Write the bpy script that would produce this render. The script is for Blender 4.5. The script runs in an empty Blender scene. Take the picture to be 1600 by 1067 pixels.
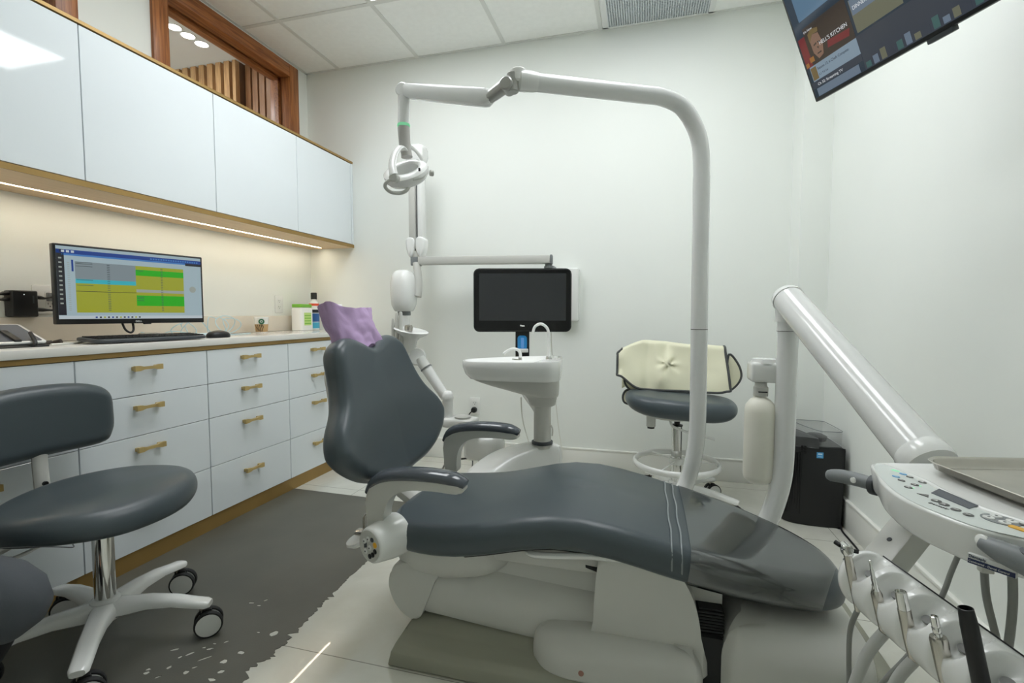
import bpy, bmesh, math, random
from mathutils import Vector, Matrix, noise
random.seed(7)
scene = bpy.context.scene
COL = scene.collection
PI = math.pi
def V(*a): return Vector(a[0] if len(a) == 1 else a)
def lin(c):
    c /= 255.0
    return c / 12.92 if c <= 0.04045 else ((c + 0.055) / 1.055) ** 2.4
def rgb(r, g, b): return (lin(r), lin(g), lin(b), 1.0)

# ---------------------------------------------------------------- materials
MATS = {}
def mat(name, col, rough=0.5, metal=0.0, coat=0.0, spec=0.5, var=0.03, vscale=6.0, bump=0.0, bscale=60.0, emit=None, estr=0.0, sub=0.0, trans=0.0, alpha=1.0, ior=1.45):
    if name in MATS: return MATS[name]
    m = bpy.data.materials.new(name); m.use_nodes = True
    nt = m.node_tree; b = nt.nodes['Principled BSDF']
    b.inputs['Roughness'].default_value = rough
    b.inputs['Metallic'].default_value = metal
    b.inputs['Coat Weight'].default_value = coat
    b.inputs['Coat Roughness'].default_value = 0.06
    b.inputs['Specular IOR Level'].default_value = spec
    b.inputs['IOR'].default_value = ior
    b.inputs['Transmission Weight'].default_value = trans
    b.inputs['Alpha'].default_value = alpha
    b.inputs['Base Color'].default_value = col
    if sub: b.inputs['Subsurface Weight'].default_value = sub; b.inputs['Subsurface Scale'].default_value = 0.02
    tc = nt.nodes.new('ShaderNodeTexCoord')
    if var:
        n = nt.nodes.new('ShaderNodeTexNoise'); n.inputs['Scale'].default_value = vscale; n.inputs['Detail'].default_value = 4
        nt.links.new(tc.outputs['Object'], n.inputs['Vector'])
        r = nt.nodes.new('ShaderNodeValToRGB')
        r.color_ramp.elements[0].position = 0.3; r.color_ramp.elements[1].position = 0.7
        r.color_ramp.elements[0].color = tuple(x * (1 - var) for x in col[:3]) + (1,)
        r.color_ramp.elements[1].color = tuple(min(1, x * (1 + var)) for x in col[:3]) + (1,)
        nt.links.new(n.outputs['Fac'], r.inputs['Fac']); nt.links.new(r.outputs['Color'], b.inputs['Base Color'])
    if bump:
        n2 = nt.nodes.new('ShaderNodeTexNoise'); n2.inputs['Scale'].default_value = bscale; n2.inputs['Detail'].default_value = 3
        nt.links.new(tc.outputs['Object'], n2.inputs['Vector'])
        bp = nt.nodes.new('ShaderNodeBump'); bp.inputs['Strength'].default_value = bump; bp.inputs['Distance'].default_value = 0.002
        nt.links.new(n2.outputs['Fac'], bp.inputs['Height']); nt.links.new(bp.outputs['Normal'], b.inputs['Normal'])
    if emit is not None:
        b.inputs['Emission Color'].default_value = emit; b.inputs['Emission Strength'].default_value = estr
    MATS[name] = m
    return m

def wood(name, c1, c2, scale=(1, 1, 1), rough=0.45, wscale=6.0, dist=6.0):
    m = bpy.data.materials.new(name); m.use_nodes = True; nt = m.node_tree; b = nt.nodes['Principled BSDF']
    b.inputs['Roughness'].default_value = rough
    tc = nt.nodes.new('ShaderNodeTexCoord'); mp = nt.nodes.new('ShaderNodeMapping'); mp.inputs['Scale'].default_value = scale
    n = nt.nodes.new('ShaderNodeTexNoise'); n.inputs['Scale'].default_value = wscale; n.inputs['Detail'].default_value = 8; n.inputs['Distortion'].default_value = 0.8
    r = nt.nodes.new('ShaderNodeValToRGB'); r.color_ramp.elements[0].color = c1; r.color_ramp.elements[1].color = c2
    r.color_ramp.elements[0].position = 0.32; r.color_ramp.elements[1].position = 0.68
    nt.links.new(tc.outputs['Object'], mp.inputs['Vector']); nt.links.new(mp.outputs['Vector'], n.inputs['Vector'])
    nt.links.new(n.outputs['Fac'], r.inputs['Fac']); nt.links.new(r.outputs['Color'], b.inputs['Base Color'])
    MATS[name] = m
    return m

def emis(name, col, s):
    if name in MATS: return MATS[name]
    m = bpy.data.materials.new(name); m.use_nodes = True; nt = m.node_tree
    for n in list(nt.nodes): nt.nodes.remove(n)
    o = nt.nodes.new('ShaderNodeOutputMaterial'); e = nt.nodes.new('ShaderNodeEmission')
    e.inputs['Color'].default_value = col; e.inputs['Strength'].default_value = s
    nt.links.new(e.outputs[0], o.inputs[0]); MATS[name] = m
    return m

def screen(name, col, s=0.5):      # a lit display surface under glass
    return mat(name, (0.004, 0.004, 0.004, 1), rough=0.12, var=0, emit=col, estr=s)

WALL = mat('wall_paint', rgb(235, 238, 234), rough=0.75, var=0.012, vscale=1.5, bump=0.05, bscale=180)
TRIMW = mat('white_trim_paint', rgb(236, 236, 231), rough=0.45, var=0.01)
CABW = mat('gloss_white_lacquer', rgb(224, 230, 234), rough=0.045, var=0.005, coat=0.3)
CABIN = mat('white_melamine', rgb(215, 218, 220), rough=0.5, var=0.01)
GAPM = mat('dark_gap', rgb(70, 70, 68), rough=0.8, var=0.02)
GOLD = mat('brushed_brass', rgb(190, 166, 110), rough=0.36, metal=0.35, var=0.06, vscale=20, bump=0.05, bscale=220)
GOLDP = mat('bronze_laminate', rgb(158, 128, 76), rough=0.4, metal=0.4, var=0.07, vscale=8)
OAK = wood('oak_laminate', rgb(206, 176, 138), rgb(218, 190, 152), scale=(14, 0.8, 14), rough=0.4)
WALNUT = wood('reddish_walnut', rgb(122, 70, 36), rgb(182, 118, 68), scale=(30, 30, 1.6), rough=0.35, wscale=3.0)
WALNUTH = wood('reddish_walnut_horizontal', rgb(118, 66, 34), rgb(176, 112, 62), scale=(30, 1.6, 30), rough=0.35, wscale=3.0)
SLAT = wood('pale_slat_wood', rgb(170, 128, 84), rgb(206, 166, 116), scale=(20, 20, 1.5), rough=0.5)
DARKWOOD = wood('dark_brown_wood', rgb(84, 54, 34), rgb(112, 76, 48), scale=(20, 20, 1.2), rough=0.4)
QUARTZ = mat('white_quartz', rgb(226, 224, 219), rough=0.12, var=0.025, vscale=9)
VINYL = mat('grey_vinyl_upholstery', rgb(70, 79, 84), rough=0.34, var=0.03, vscale=5, bump=0.10, bscale=420, spec=0.5)
VINYLS = mat('grey_gloss_arm_pad', rgb(74, 80, 87), rough=0.16, var=0.02, coat=0.4)
PLAST = mat('light_grey_plastic', rgb(195, 195, 190), rough=0.33, var=0.012)
PLASTW = mat('white_gloss_plastic', rgb(228, 229, 227), rough=0.2, var=0.01, coat=0.25)
METALW = mat('white_enamel_metal', rgb(224, 225, 224), rough=0.18, var=0.01, coat=0.4)
BASEG = mat('olive_grey_base_plastic', rgb(150, 150, 136), rough=0.45, var=0.03)
MIDG = mat('mid_grey_plastic', rgb(122, 126, 128), rough=0.4, var=0.03, vscale=30)
DARKG = mat('dark_grey_plastic', rgb(62, 66, 70), rough=0.4, var=0.03)
BLACK = mat('black_plastic', rgb(26, 27, 28), rough=0.4, var=0.05)
BLACKG = mat('black_gloss', rgb(10, 10, 12), rough=0.06, var=0.0)
RUBBER = mat('black_rubber', rgb(34, 35, 36), rough=0.7, var=0.05)
CHROME = mat('chrome', rgb(226, 226, 224), rough=0.07, metal=1.0, var=0.0)
STEEL = mat('brushed_steel', rgb(196, 192, 184), rough=0.24, metal=1.0, var=0.05, vscale=30)
CERAM = mat('white_ceramic', rgb(236, 237, 235), rough=0.08, var=0.005, coat=0.3)
WHITEC = mat('white_cable', rgb(228, 228, 222), rough=0.5, var=0.01)
HOSE = mat('grey_hose', rgb(132, 133, 130), rough=0.45, var=0.03)
HOSEL = mat('light_grey_hose', rgb(176, 177, 174), rough=0.4, var=0.03)
PURPLE = mat('purple_paper_cloth', rgb(180, 154, 192), rough=0.85, var=0.05, vscale=14, bump=0.15, bscale=90)
CREAM = mat('cream_leather_apron', rgb(226, 224, 198), rough=0.6, var=0.02, bump=0.1, bscale=60)
PIPING = mat('dark_grey_piping', rgb(72, 74, 74), rough=0.7, var=0.03)
FILMG = mat('dark_grey_floor_film', rgb(93, 92, 84), rough=0.42, var=0.16, vscale=3.0, bump=0.12, bscale=300)
BLUE = mat('blue_plastic', rgb(60, 120, 190), rough=0.4, var=0.03)
def clear_sheet():
    m = bpy.data.materials.new('clear_plastic_sheet'); m.use_nodes = True; nt = m.node_tree
    for n in list(nt.nodes): nt.nodes.remove(n)
    N = nt.nodes.new; L = nt.links.new
    o = N('ShaderNodeOutputMaterial'); mx = N('ShaderNodeMixShader'); tr = N('ShaderNodeBsdfTransparent'); gl = N('ShaderNodeBsdfGlossy'); fr = N('ShaderNodeFresnel'); tc = N('ShaderNodeTexCoord')
    tr.inputs['Color'].default_value = (.93, .94, .94, 1); gl.inputs['Color'].default_value = (.95, .97, .98, 1); fr.inputs['IOR'].default_value = 2.3
    ns = N('ShaderNodeTexNoise'); ns.inputs['Scale'].default_value = 14; ns.inputs['Detail'].default_value = 5
    mr = N('ShaderNodeMapRange'); mr.inputs['From Min'].default_value = .35; mr.inputs['From Max'].default_value = .75; mr.inputs['To Min'].default_value = .05; mr.inputs['To Max'].default_value = .26
    bp = N('ShaderNodeBump'); bp.inputs['Strength'].default_value = .12; bp.inputs['Distance'].default_value = .004
    L(tc.outputs['Object'], ns.inputs['Vector']); L(ns.outputs['Fac'], mr.inputs['Value']); L(mr.outputs['Result'], gl.inputs['Roughness']); L(ns.outputs['Fac'], bp.inputs['Height'])
    L(bp.outputs['Normal'], gl.inputs['Normal']); L(fr.outputs[0], mx.inputs[0]); L(tr.outputs[0], mx.inputs[1]); L(gl.outputs[0], mx.inputs[2]); L(mx.outputs[0], o.inputs[0])
    MATS['clear_plastic_sheet'] = m
    return m
CLEAR = clear_sheet()
SMOKE = mat('smoky_clear_plastic', rgb(170, 172, 172), rough=0.06, var=0.0, alpha=0.28, spec=0.8)
GLASS = mat('window_glass', rgb(255, 255, 255), rough=0.0, var=0.0, trans=1.0, ior=1.12, spec=0.5)

# ---------------------------------------------------------------- mesh helpers
def link(name, me, parent=None):
    o = bpy.data.objects.new(name, me); COL.objects.link(o)
    if parent is not None: o.parent = parent
    return o
def rootloc(o):
    while o.parent is not None: o = o.parent
    return o.location.copy()
def put(name, bm, m, parent=None, world=True, smooth=True, angle=40, mats=None):
    """one mesh object; world coords are made local to the root's location"""
    bmesh.ops.recalc_face_normals(bm, faces=bm.faces)
    if parent is not None and world:
        l = rootloc(parent)
        if l.length: bmesh.ops.translate(bm, verts=bm.verts, vec=-l)
    me = bpy.data.meshes.new(name); bm.to_mesh(me); bm.free()
    for x in (mats or [m]): me.materials.append(x)
    if smooth:
        me.shade_smooth(); me.set_sharp_from_angle(angle=math.radians(angle))
    return link(name, me, parent)
def thing(name, label, cat, loc=(0, 0, 0), rz=0.0, group=None):
    o = bpy.data.objects.new(name, None); COL.objects.link(o); o.empty_display_size = 0.05
    o.location = loc; o.rotation_euler = (0, 0, rz)
    return tag(o, label, cat, group)
def tag(o, label, cat, group=None):
    o['label'] = label; o['category'] = cat
    if group: o['group'] = group
    return o
def struct(o, label=None):
    o['kind'] = 'structure'
    if label: o['label'] = label
    return o
def NB(): return bmesh.new()

def addbm(bm, verts, faces, mi=0):
    vs = [bm.verts.new(v) for v in verts]
    out = []
    for f in faces:
        try:
            fc = bm.faces.new([vs[i] for i in f]); fc.material_index = mi; out.append(fc)
        except ValueError: pass
    return vs, out
def box(bm, lo, hi, r=0.0, seg=2, M=None, mi=0):
    lo = V(lo); hi = V(hi)
    vs = [V(x, y, z) for x in (lo.x, hi.x) for y in (lo.y, hi.y) for z in (lo.z, hi.z)]
    t = bmesh.new()
    tv = [t.verts.new(v) for v in vs]
    for f in ((0, 1, 3, 2), (4, 6, 7, 5), (0, 4, 5, 1), (2, 3, 7, 6), (0, 2, 6, 4), (1, 5, 7, 3)): t.faces.new([tv[i] for i in f])
    if r > 0: bmesh.ops.bevel(t, geom=t.edges[:] , offset=r, segments=seg, profile=0.5, affect='EDGES', clamp_overlap=True)
    merge(bm, t, M, mi)
def merge(bm, t, M=None, mi=0):
    t.verts.index_update()
    vs = [bm.verts.new(M @ v.co if M is not None else v.co) for v in t.verts]
    for f in t.faces:
        try:
            nf = bm.faces.new([vs[v.index] for v in f.verts]); nf.material_index = mi
        except ValueError: pass
    t.free()
def smoothpath(pts, n=6, closed=False):
    pts = [V(p) for p in pts]
    if len(pts) < 3: return pts
    out = []; N = len(pts)
    rng = range(N if closed else N - 1)
    for i in rng:
        if closed: p0, p1, p2, p3 = pts[(i - 1) % N], pts[i], pts[(i + 1) % N], pts[(i + 2) % N]
        else: p0, p1, p2, p3 = pts[max(i - 1, 0)], pts[i], pts[i + 1], pts[min(i + 2, N - 1)]
        for k in range(n):
            t = k / n; t2 = t * t; t3 = t2 * t
            out.append(0.5 * ((2 * p1) + (p2 - p0) * t + (2 * p0 - 5 * p1 + 4 * p2 - p3) * t2 + (3 * p1 - p0 - 3 * p2 + p3) * t3))
    if not closed: out.append(pts[-1])
    return out
def frames(pts, closed=False):
    N = len(pts); T = []
    for i in range(N):
        a = pts[(i - 1) % N] if (closed or i > 0) else pts[i]; b = pts[(i + 1) % N] if (closed or i < N - 1) else pts[i]
        T.append((b - a).normalized())
    up = V(0, 0, 1) if abs(T[0].z) < 0.9 else V(1, 0, 0)
    n = (up - T[0] * up.dot(T[0])).normalized(); out = []
    for t in T:
        n = (n - t * n.dot(t)).normalized(); out.append((t, n, t.cross(n)))
    return out
def tube(bm, pts, r, seg=14, n=6, closed=False, sm=True, flat=1.0, mi=0, caps=True, M=None):
    """sweep; r scalar or list per control point; flat squashes the frame normal"""
    P = smoothpath(pts, n, closed) if sm else [V(p) for p in pts]
    if isinstance(r, (int, float)): R = [r] * len(P)
    else:
        K = len(r); R = []
        for i in range(len(P)):
            t = i / max(1, len(P) - 1) * (K - 1); j = min(int(t), K - 2); R.append(r[j] + (r[j + 1] - r[j]) * (t - j))
    F = frames(P, closed); rings = []
    for p, rr, (t, a, b) in zip(P, R, F):
        ring = []
        for k in range(seg):
            an = 2 * PI * k / seg; q = p + a * (math.cos(an) * rr * flat) + b * (math.sin(an) * rr)
            ring.append(bm.verts.new(M @ q if M is not None else q))
        rings.append(ring)
    N = len(rings)
    for i in range(N if closed else N - 1):
        A = rings[i]; B = rings[(i + 1) % N]
        for k in range(seg):
            f = bm.faces.new((A[k], A[(k + 1) % seg], B[(k + 1) % seg], B[k])); f.material_index = mi
    if not closed and caps:
        f = bm.faces.new(rings[0][::-1]); f.material_index = mi
        f = bm.faces.new(rings[-1]); f.material_index = mi
def axm(p, d, up=(0, 0, 1)):
    """matrix with local z along d at p"""
    d = V(d).normalized(); u = V(up)
    if abs(d.dot(u)) > 0.98: u = V(1, 0, 0)
    x = u.cross(d).normalized(); y = d.cross(x)
    return Matrix(((x.x, y.x, d.x, p[0]), (x.y, y.y, d.y, p[1]), (x.z, y.z, d.z, p[2]), (0, 0, 0, 1)))
def frm(p, a, b, c):
    return Matrix(((a[0], b[0], c[0], p[0]), (a[1], b[1], c[1], p[1]), (a[2], b[2], c[2], p[2]), (0, 0, 0, 1)))
def lathe(bm, prof, M=None, seg=28, mi=0, sx=1.0, sy=1.0):
    rings = []
    for r, z in prof:
        if r < 1e-6: rings.append([bm.verts.new(M @ V(0, 0, z) if M is not None else V(0, 0, z))])
        else:
            rings.append([bm.verts.new((M if M is not None else Matrix()) @ V(r * sx * math.cos(2 * PI * k / seg), r * sy * math.sin(2 * PI * k / seg), z)) for k in range(seg)])
    for A, B in zip(rings, rings[1:]):
        for k in range(seg):
            k2 = (k + 1) % seg
            if len(A) == 1 and len(B) == 1: continue
            if len(A) == 1: f = bm.faces.new((A[0], B[k], B[k2]))
            elif len(B) == 1: f = bm.faces.new((A[k], A[k2], B[0]))
            else: f = bm.faces.new((A[k], A[k2], B[k2], B[k]))
            f.material_index = mi
def cyl(bm, a, b, r, seg=20, r2=None, bev=0.0, mi=0):
    a = V(a); b = V(b); L = (b - a).length; r2 = r if r2 is None else r2
    M = axm(a, b - a)
    if bev: lathe(bm, [(0, 0), (r - bev, 0), (r, bev), (r2, L - bev), (r2 - bev, L), (0, L)], M, seg, mi)
    else: lathe(bm, [(0, 0), (r, 0), (r2, L), (0, L)], M, seg, mi)
def loft(bm, loops, cap=True, mi=0, closed=True):
    R = [[bm.verts.new(V(p)) for p in l] for l in loops]
    n = len(R[0])
    for A, B in zip(R, R[1:]):
        for k in range(n if closed else n - 1):
            try:
                f = bm.faces.new((A[k], A[(k + 1) % n], B[(k + 1) % n], B[k])); f.material_index = mi
            except ValueError: pass
    if cap and closed:
        f = bm.faces.new(R[0][::-1]); f.material_index = mi
        f = bm.faces.new(R[-1]); f.material_index = mi
    return R
def prism(bm, outline, h0, h1, M=None, r=0.0, seg=2, mi=0):
    t = bmesh.new()
    A = [t.verts.new((x, y, h0)) for x, y in outline]; B = [t.verts.new((x, y, h1)) for x, y in outline]
    n = len(A)
    t.faces.new(A[::-1]); t.faces.new(B)
    for k in range(n): t.faces.new((A[k], A[(k + 1) % n], B[(k + 1) % n], B[k]))
    if r > 0:
        t.edges.ensure_lookup_table()
        es = [e for e in t.edges if abs(e.verts[0].co.z - e.verts[1].co.z) < 1e-9]
        bmesh.ops.bevel(t, geom=es, offset=r, segments=seg, profile=0.5, affect='EDGES', clamp_overlap=True)
    merge(bm, t, M, mi)
def closed2(pts, n=6):
    return [(p.x, p.y) for p in smoothpath([(x, y, 0) for x, y in pts], n, True)]
def rrect(w, h, r, n=5, cx=0, cy=0):
    out = []
    for sx, sy, a0 in ((1, 1, 0), (-1, 1, 90), (-1, -1, 180), (1, -1, 270)):
        for k in range(n + 1):
            a = math.radians(a0 + 90 * k / n)
            out.append((cx + sx * (w / 2 - r) + r * math.cos(a), cy + sy * (h / 2 - r) + r * math.sin(a)))
    return out
def superel(a, b, e=2.6, n=48):
    out = []
    for k in range(n):
        t = 2 * PI * k / n; c, s = math.cos(t), math.sin(t)
        out.append((a * math.copysign(abs(c) ** (2 / e), c), b * math.copysign(abs(s) ** (2 / e), s)))
    return out
def pillow(bm, outline, t, rt, rb, mp, dish=0.0, seg=5, mi=0, bottom=True, fs=(0.9, 0.75, 0.55, 0.3)):
    """inflate a closed 2D outline; mp(a,b,n) -> world point"""
    n = len(outline); O = [V(p[0], p[1]) for p in outline]
    c = sum(O, V(0, 0)) / n
    area = sum(O[i].x * O[(i + 1) % n].y - O[(i + 1) % n].x * O[i].y for i in range(n))
    sg = 1 if area > 0 else -1
    N = []
    for i in range(n):
        d = (O[(i + 1) % n] - O[i - 1]).normalized(); N.append(V(d.y, -d.x) * sg)
    rows = []
    def row(ins, z): rows.append([(O[i].x - N[i].x * ins, O[i].y - N[i].y * ins, z) for i in range(n)])
    if bottom:
        base = [O[i] - N[i] * rb for i in range(n)]
        for f in fs[::-1]: rows.append([(c.x + (b.x - c.x) * f, c.y + (b.y - c.y) * f, 0.0) for b in base])
    for k in range(seg + 1):
        a = PI / 2 * k / seg; row(rb * (1 - math.sin(a)), rb * (1 - math.cos(a)))
    for k in range(seg + 1):
        a = PI / 2 * k / seg; row(rt * (1 - math.cos(a)), t - rt + rt * math.sin(a))
    base = [O[i] - N[i] * rt for i in range(n)]
    for f in fs: rows.append([(c.x + (b.x - c.x) * f, c.y + (b.y - c.y) * f, t + dish * (1 - f * f)) for b in base])
    R = [[bm.verts.new(mp(*p)) for p in r] for r in rows]
    for A, B in zip(R, R[1:]):
        for k in range(n):
            f = bm.faces.new((A[k], A[(k + 1) % n], B[(k + 1) % n], B[k])); f.material_index = mi
    cv = bm.verts.new(mp(c.x, c.y, t + dish))
    for k in range(n): bm.faces.new((R[-1][k], R[-1][(k + 1) % n], cv)).material_index = mi
    if bottom:
        cv = bm.verts.new(mp(c.x, c.y, 0.0))
        for k in range(n): bm.faces.new((R[0][(k + 1) % n], R[0][k], cv)).material_index = mi
    else: bm.faces.new(R[0][::-1])
def text_obj(name, body, size, M, m, parent=None, ext=0.0004, align='LEFT', sx=1.0):
    cu = bpy.data.curves.new(name, 'FONT'); cu.body = body; cu.size = size; cu.extrude = ext; cu.align_x = align
    o = bpy.data.objects.new(name, cu); COL.objects.link(o)
    bpy.context.view_layer.update()
    me = bpy.data.meshes.new_from_object(o.evaluated_get(bpy.context.evaluated_depsgraph_get()))
    COL.objects.unlink(o); bpy.data.objects.remove(o)
    l = rootloc(parent) if parent is not None else V(0, 0, 0)
    me.transform(Matrix.Translation(-l) @ M @ Matrix.Diagonal((sx, 1, 1, 1))); me.materials.clear(); me.materials.append(m)
    return link(name, me, parent)
def rects(name, M, items, parent, base=None):
    """one flat mesh of coloured rectangles / polygons on a screen or a label: items (pts, material, layer)"""
    bm = NB(); mats = []
    for pts, m, lay in items:
        if m not in mats: mats.append(m)
        if len(pts) == 2: (x0, y0), (x1, y1) = pts; pts = [(x0, y0), (x1, y0), (x1, y1), (x0, y1)]
        vs = [bm.verts.new(M @ V(x, y, 0.0004 * lay)) for x, y in pts]
        bm.faces.new(vs).material_index = mats.index(m)
    l = rootloc(parent) if parent is not None else V(0, 0, 0)
    bmesh.ops.translate(bm, verts=bm.verts, vec=-l)
    me = bpy.data.meshes.new(name); bm.to_mesh(me); bm.free()
    for x in mats: me.materials.append(x)
    return link(name, me, parent)
def copy_tree(o, parent=None):
    c = o.copy(); COL.objects.link(c)
    if parent is not None: c.parent = parent
    for ch in list(o.children): copy_tree(ch, c)
    return c
EXPOSURE = -0.72

# ================================================================= ROOM
XL, XR, YB, YF, HC = -2.385, 0.935, 3.094, -1.15, 2.732
TH = 0.14
# floor: pale polished concrete-look tiles, glossy
def floor_mat():
    m = bpy.data.materials.new('pale_polished_floor'); m.use_nodes = True; nt = m.node_tree; b = nt.nodes['Principled BSDF']
    tc = nt.nodes.new('ShaderNodeTexCoord')
    n = nt.nodes.new('ShaderNodeTexNoise'); n.inputs['Scale'].default_value = 2.6; n.inputs['Detail'].default_value = 9; n.inputs['Roughness'].default_value = 0.62; n.inputs['Distortion'].default_value = 0.6
    r = nt.nodes.new('ShaderNodeValToRGB')
    r.color_ramp.elements[0].position = 0.3; r.color_ramp.elements[1].position = 0.72
    r.color_ramp.elements[0].color = rgb(200, 199, 188); r.color_ramp.elements[1].color = rgb(224, 224, 216)
    br = nt.nodes.new('ShaderNodeTexBrick'); br.offset = 0.0
    br.inputs['Scale'].default_value = 1.0; br.inputs['Brick Width'].default_value = 1.2; br.inputs['Row Height'].default_value = 0.6
    br.inputs['Mortar Size'].default_value = 0.0018; br.inputs['Mortar Smooth'].default_value = 0.2
    br.inputs['Color1'].default_value = (1, 1, 1, 1); br.inputs['Color2'].default_value = (1, 1, 1, 1); br.inputs['Mortar'].default_value = (0.45, 0.45, 0.43, 1)
    mp = nt.nodes.new('ShaderNodeMapping'); mp.inputs['Location'].default_value = (0.35, 0.02, 0)
    mx = nt.nodes.new('ShaderNodeMix'); mx.data_type = 'RGBA'; mx.blend_type = 'MULTIPLY'; mx.inputs[0].default_value = 1.0
    L = nt.links.new
    L(tc.outputs['Object'], n.inputs['Vector']); L(n.outputs['Fac'], r.inputs['Fac'])
    L(tc.outputs['Object'], mp.inputs['Vector']); L(mp.outputs['Vector'], br.inputs['Vector'])
    L(r.outputs['Color'], mx.inputs[6]); L(br.outputs['Color'], mx.inputs[7]); L(mx.outputs[2], b.inputs['Base Color'])
    n2 = nt.nodes.new('ShaderNodeTexNoise'); n2.inputs['Scale'].default_value = 7; n2.inputs['Detail'].default_value = 4
    mr = nt.nodes.new('ShaderNodeMapRange'); mr.inputs['To Min'].default_value = 0.10; mr.inputs['To Max'].default_value = 0.24
    b.inputs['Coat Weight'].default_value = 0.6; b.inputs['Coat Roughness'].default_value = 0.025
    L(tc.outputs['Object'], n2.inputs['Vector']); L(n2.outputs['Fac'], mr.inputs['Value']); L(mr.outputs['Result'], b.inputs['Roughness'])
    return m
FLOORM = floor_mat()
bm = NB(); box(bm, (XL - TH, YF - TH, -0.1), (XR + TH, YB + TH, 0)); struct(put('floor', bm, FLOORM, smooth=False))
# ceiling with T-bar grid and two lit 2x4 panels, one return grille
CEILT = mat('ceiling_tile', rgb(246, 247, 244), rough=0.9, var=0.02, vscale=30, bump=0.25, bscale=140)
CEILG = mat('ceiling_grid_bar', rgb(222, 223, 219), rough=0.5, var=0.01)
GX = [-2.109 + 0.6096 * k for k in range(-1, 6)]; GY = [2.50 - 1.219 * k for k in range(4)]
bm = NB()
box(bm, (XL - TH, YF - TH, HC), (XR + TH, YB + TH, HC + 0.12), mi=0)
for x in GX:
    if XL < x < XR: box(bm, (x - 0.012, YF, HC - 0.004), (x + 0.012, YB, HC + 0.01), mi=1)
for y in GY:
    if YF < y < YB: box(bm, (XL, y - 0.012, HC - 0.0037), (XR, y + 0.012, HC + 0.01), mi=1)
for a, b in (((XL, YF, HC - 0.003), (XL + 0.02, YB, HC + 0.01)), ((XR - 0.02, YF, HC - 0.003), (XR, YB, HC + 0.01)), ((XL, YB - 0.02, HC - 0.003), (XR, YB, HC + 0.01))): box(bm, a, b, mi=1)
struct(put('ceiling', bm, None, smooth=False, mats=[CEILT, CEILG]))
PANEL_E = emis('led_panel_diffuser_light', (0.955, 0.985, 1.0, 1), 17.0)
PANELS = [(-1.5, 2.49), (-0.28, 2.49)]
for i, (x, y) in enumerate(PANELS):
    t = thing('ceiling_light_panel', ['flat LED ceiling panel above the counter side of the room', 'flat LED ceiling panel above the treatment chair', 'flat LED ceiling panel behind the viewpoint on the counter side', 'flat LED ceiling panel behind the viewpoint near the delivery unit'][i], 'ceiling light', (x + 0.305, y - 0.61, HC - 0.02), group='LED ceiling panels')
    bm = NB()
    for a, b in (((x + .013, y - 1.206, HC - .014), (x + .598, y - 1.19, HC - .004)), ((x + .013, y - .03, HC - .014), (x + .598, y - .013, HC - .004)), ((x + .013, y - 1.19, HC - .014), (x + .03, y - .03, HC - .004)), ((x + .58, y - 1.19, HC - .014), (x + .598, y - .03, HC - .004))): box(bm, a, b)
    put('frame', bm, CEILG, t, smooth=False)
    bm = NB(); box(bm, (x + .03, y - 1.19, HC - .010), (x + .58, y - .03, HC - .006)); put('diffuser', bm, PANEL_E, t, smooth=False)
# return-air grille: eggcrate in a white frame
t = thing('ceiling_vent', 'grey perforated air grille set into the ceiling against the back wall', 'vent', (0.025, 2.8, HC - 0.01))
GRILLE = mat('grey_grille', rgb(208, 213, 216), rough=0.5, var=0.03)
bm = NB(); vx0, vx1, vy0, vy1 = -0.262, 0.36, 2.512, 3.07
for a, b in (((vx0, vy0, HC - .012), (vx1, vy0 + .03, HC - .001)), ((vx0, vy1 - .012, HC - .012), (vx1, vy1, HC - .001)), ((vx0, vy0, HC - .012), (vx0 + .03, vy1, HC - .001)), ((vx1 - .03, vy0, HC - .012), (vx1, vy1, HC - .001))): box(bm, a, b)
put('frame', bm, PLASTW, t, smooth=False)
bm = NB()
k = vx0 + .03
while k < vx1 - .03: box(bm, (k, vy0 + .03, HC - .012), (k + .0045, vy1 - .012, HC - .003)); k += 0.0135
k = vy0 + .03
while k < vy1 - .012: box(bm, (vx0 + .03, k, HC - .011), (vx1 - .03, k + .0045, HC - .0035)); k += 0.0135
box(bm, (vx0 + .03, vy0 + .03, HC - .0030), (vx1 - .03, vy1 - .012, HC - .0020))
put('grille', bm, GRILLE, t, smooth=False)

# walls; the left one has two interior windows above the cabinets
W1 = (1.93, 2.985, 2.10, 2.712); W2 = (0.55, 1.595, 2.10, 2.712)
bm = NB()
box(bm, (XL - TH, YF - TH, 0), (XL, YB + TH, 2.10))
for a, b in ((YF - TH, W2[0]), (W2[1], W1[0]), (W1[1], YB + TH)): box(bm, (XL - TH, a, 2.10), (XL, b, 2.712))
box(bm, (XL - TH, YF - TH, 2.712), (XL, YB + TH, HC))
struct(put('wall_left', bm, WALL, smooth=False))
bm = NB(); box(bm, (XL, YB, 0), (XR, YB + TH, HC)); struct(put('wall_back', bm, WALL, smooth=False))
bm = NB(); box(bm, (XR, YF - TH, 0), (XR + TH, YB + TH, HC)); struct(put('wall_right', bm, WALL, smooth=False))
bm = NB(); box(bm, (XL, YF - TH, 0), (XR, YF, HC)); struct(put('wall_front', bm, WALL, smooth=False))
bm = NB(); box(bm, (0.795, 2.915, 0), (XR, YB, HC)); struct(put('trim_1', bm, WALL, smooth=False), 'white boxed-in corner column between back and right wall')
bm = NB(); box(bm, (-1.92, YB - .014, 0), (0.795, YB, .134), r=.004); box(bm, (-1.92, YB - .017, .127), (.795, YB, .139), r=.003)
struct(put('baseboard_back', bm, TRIMW, angle=30))
bm = NB(); box(bm, (XR - .014, YF, 0), (XR, 2.915, .134), r=.004); box(bm, (XR - .017, YF, .127), (XR, 2.915, .139), r=.003)
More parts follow.
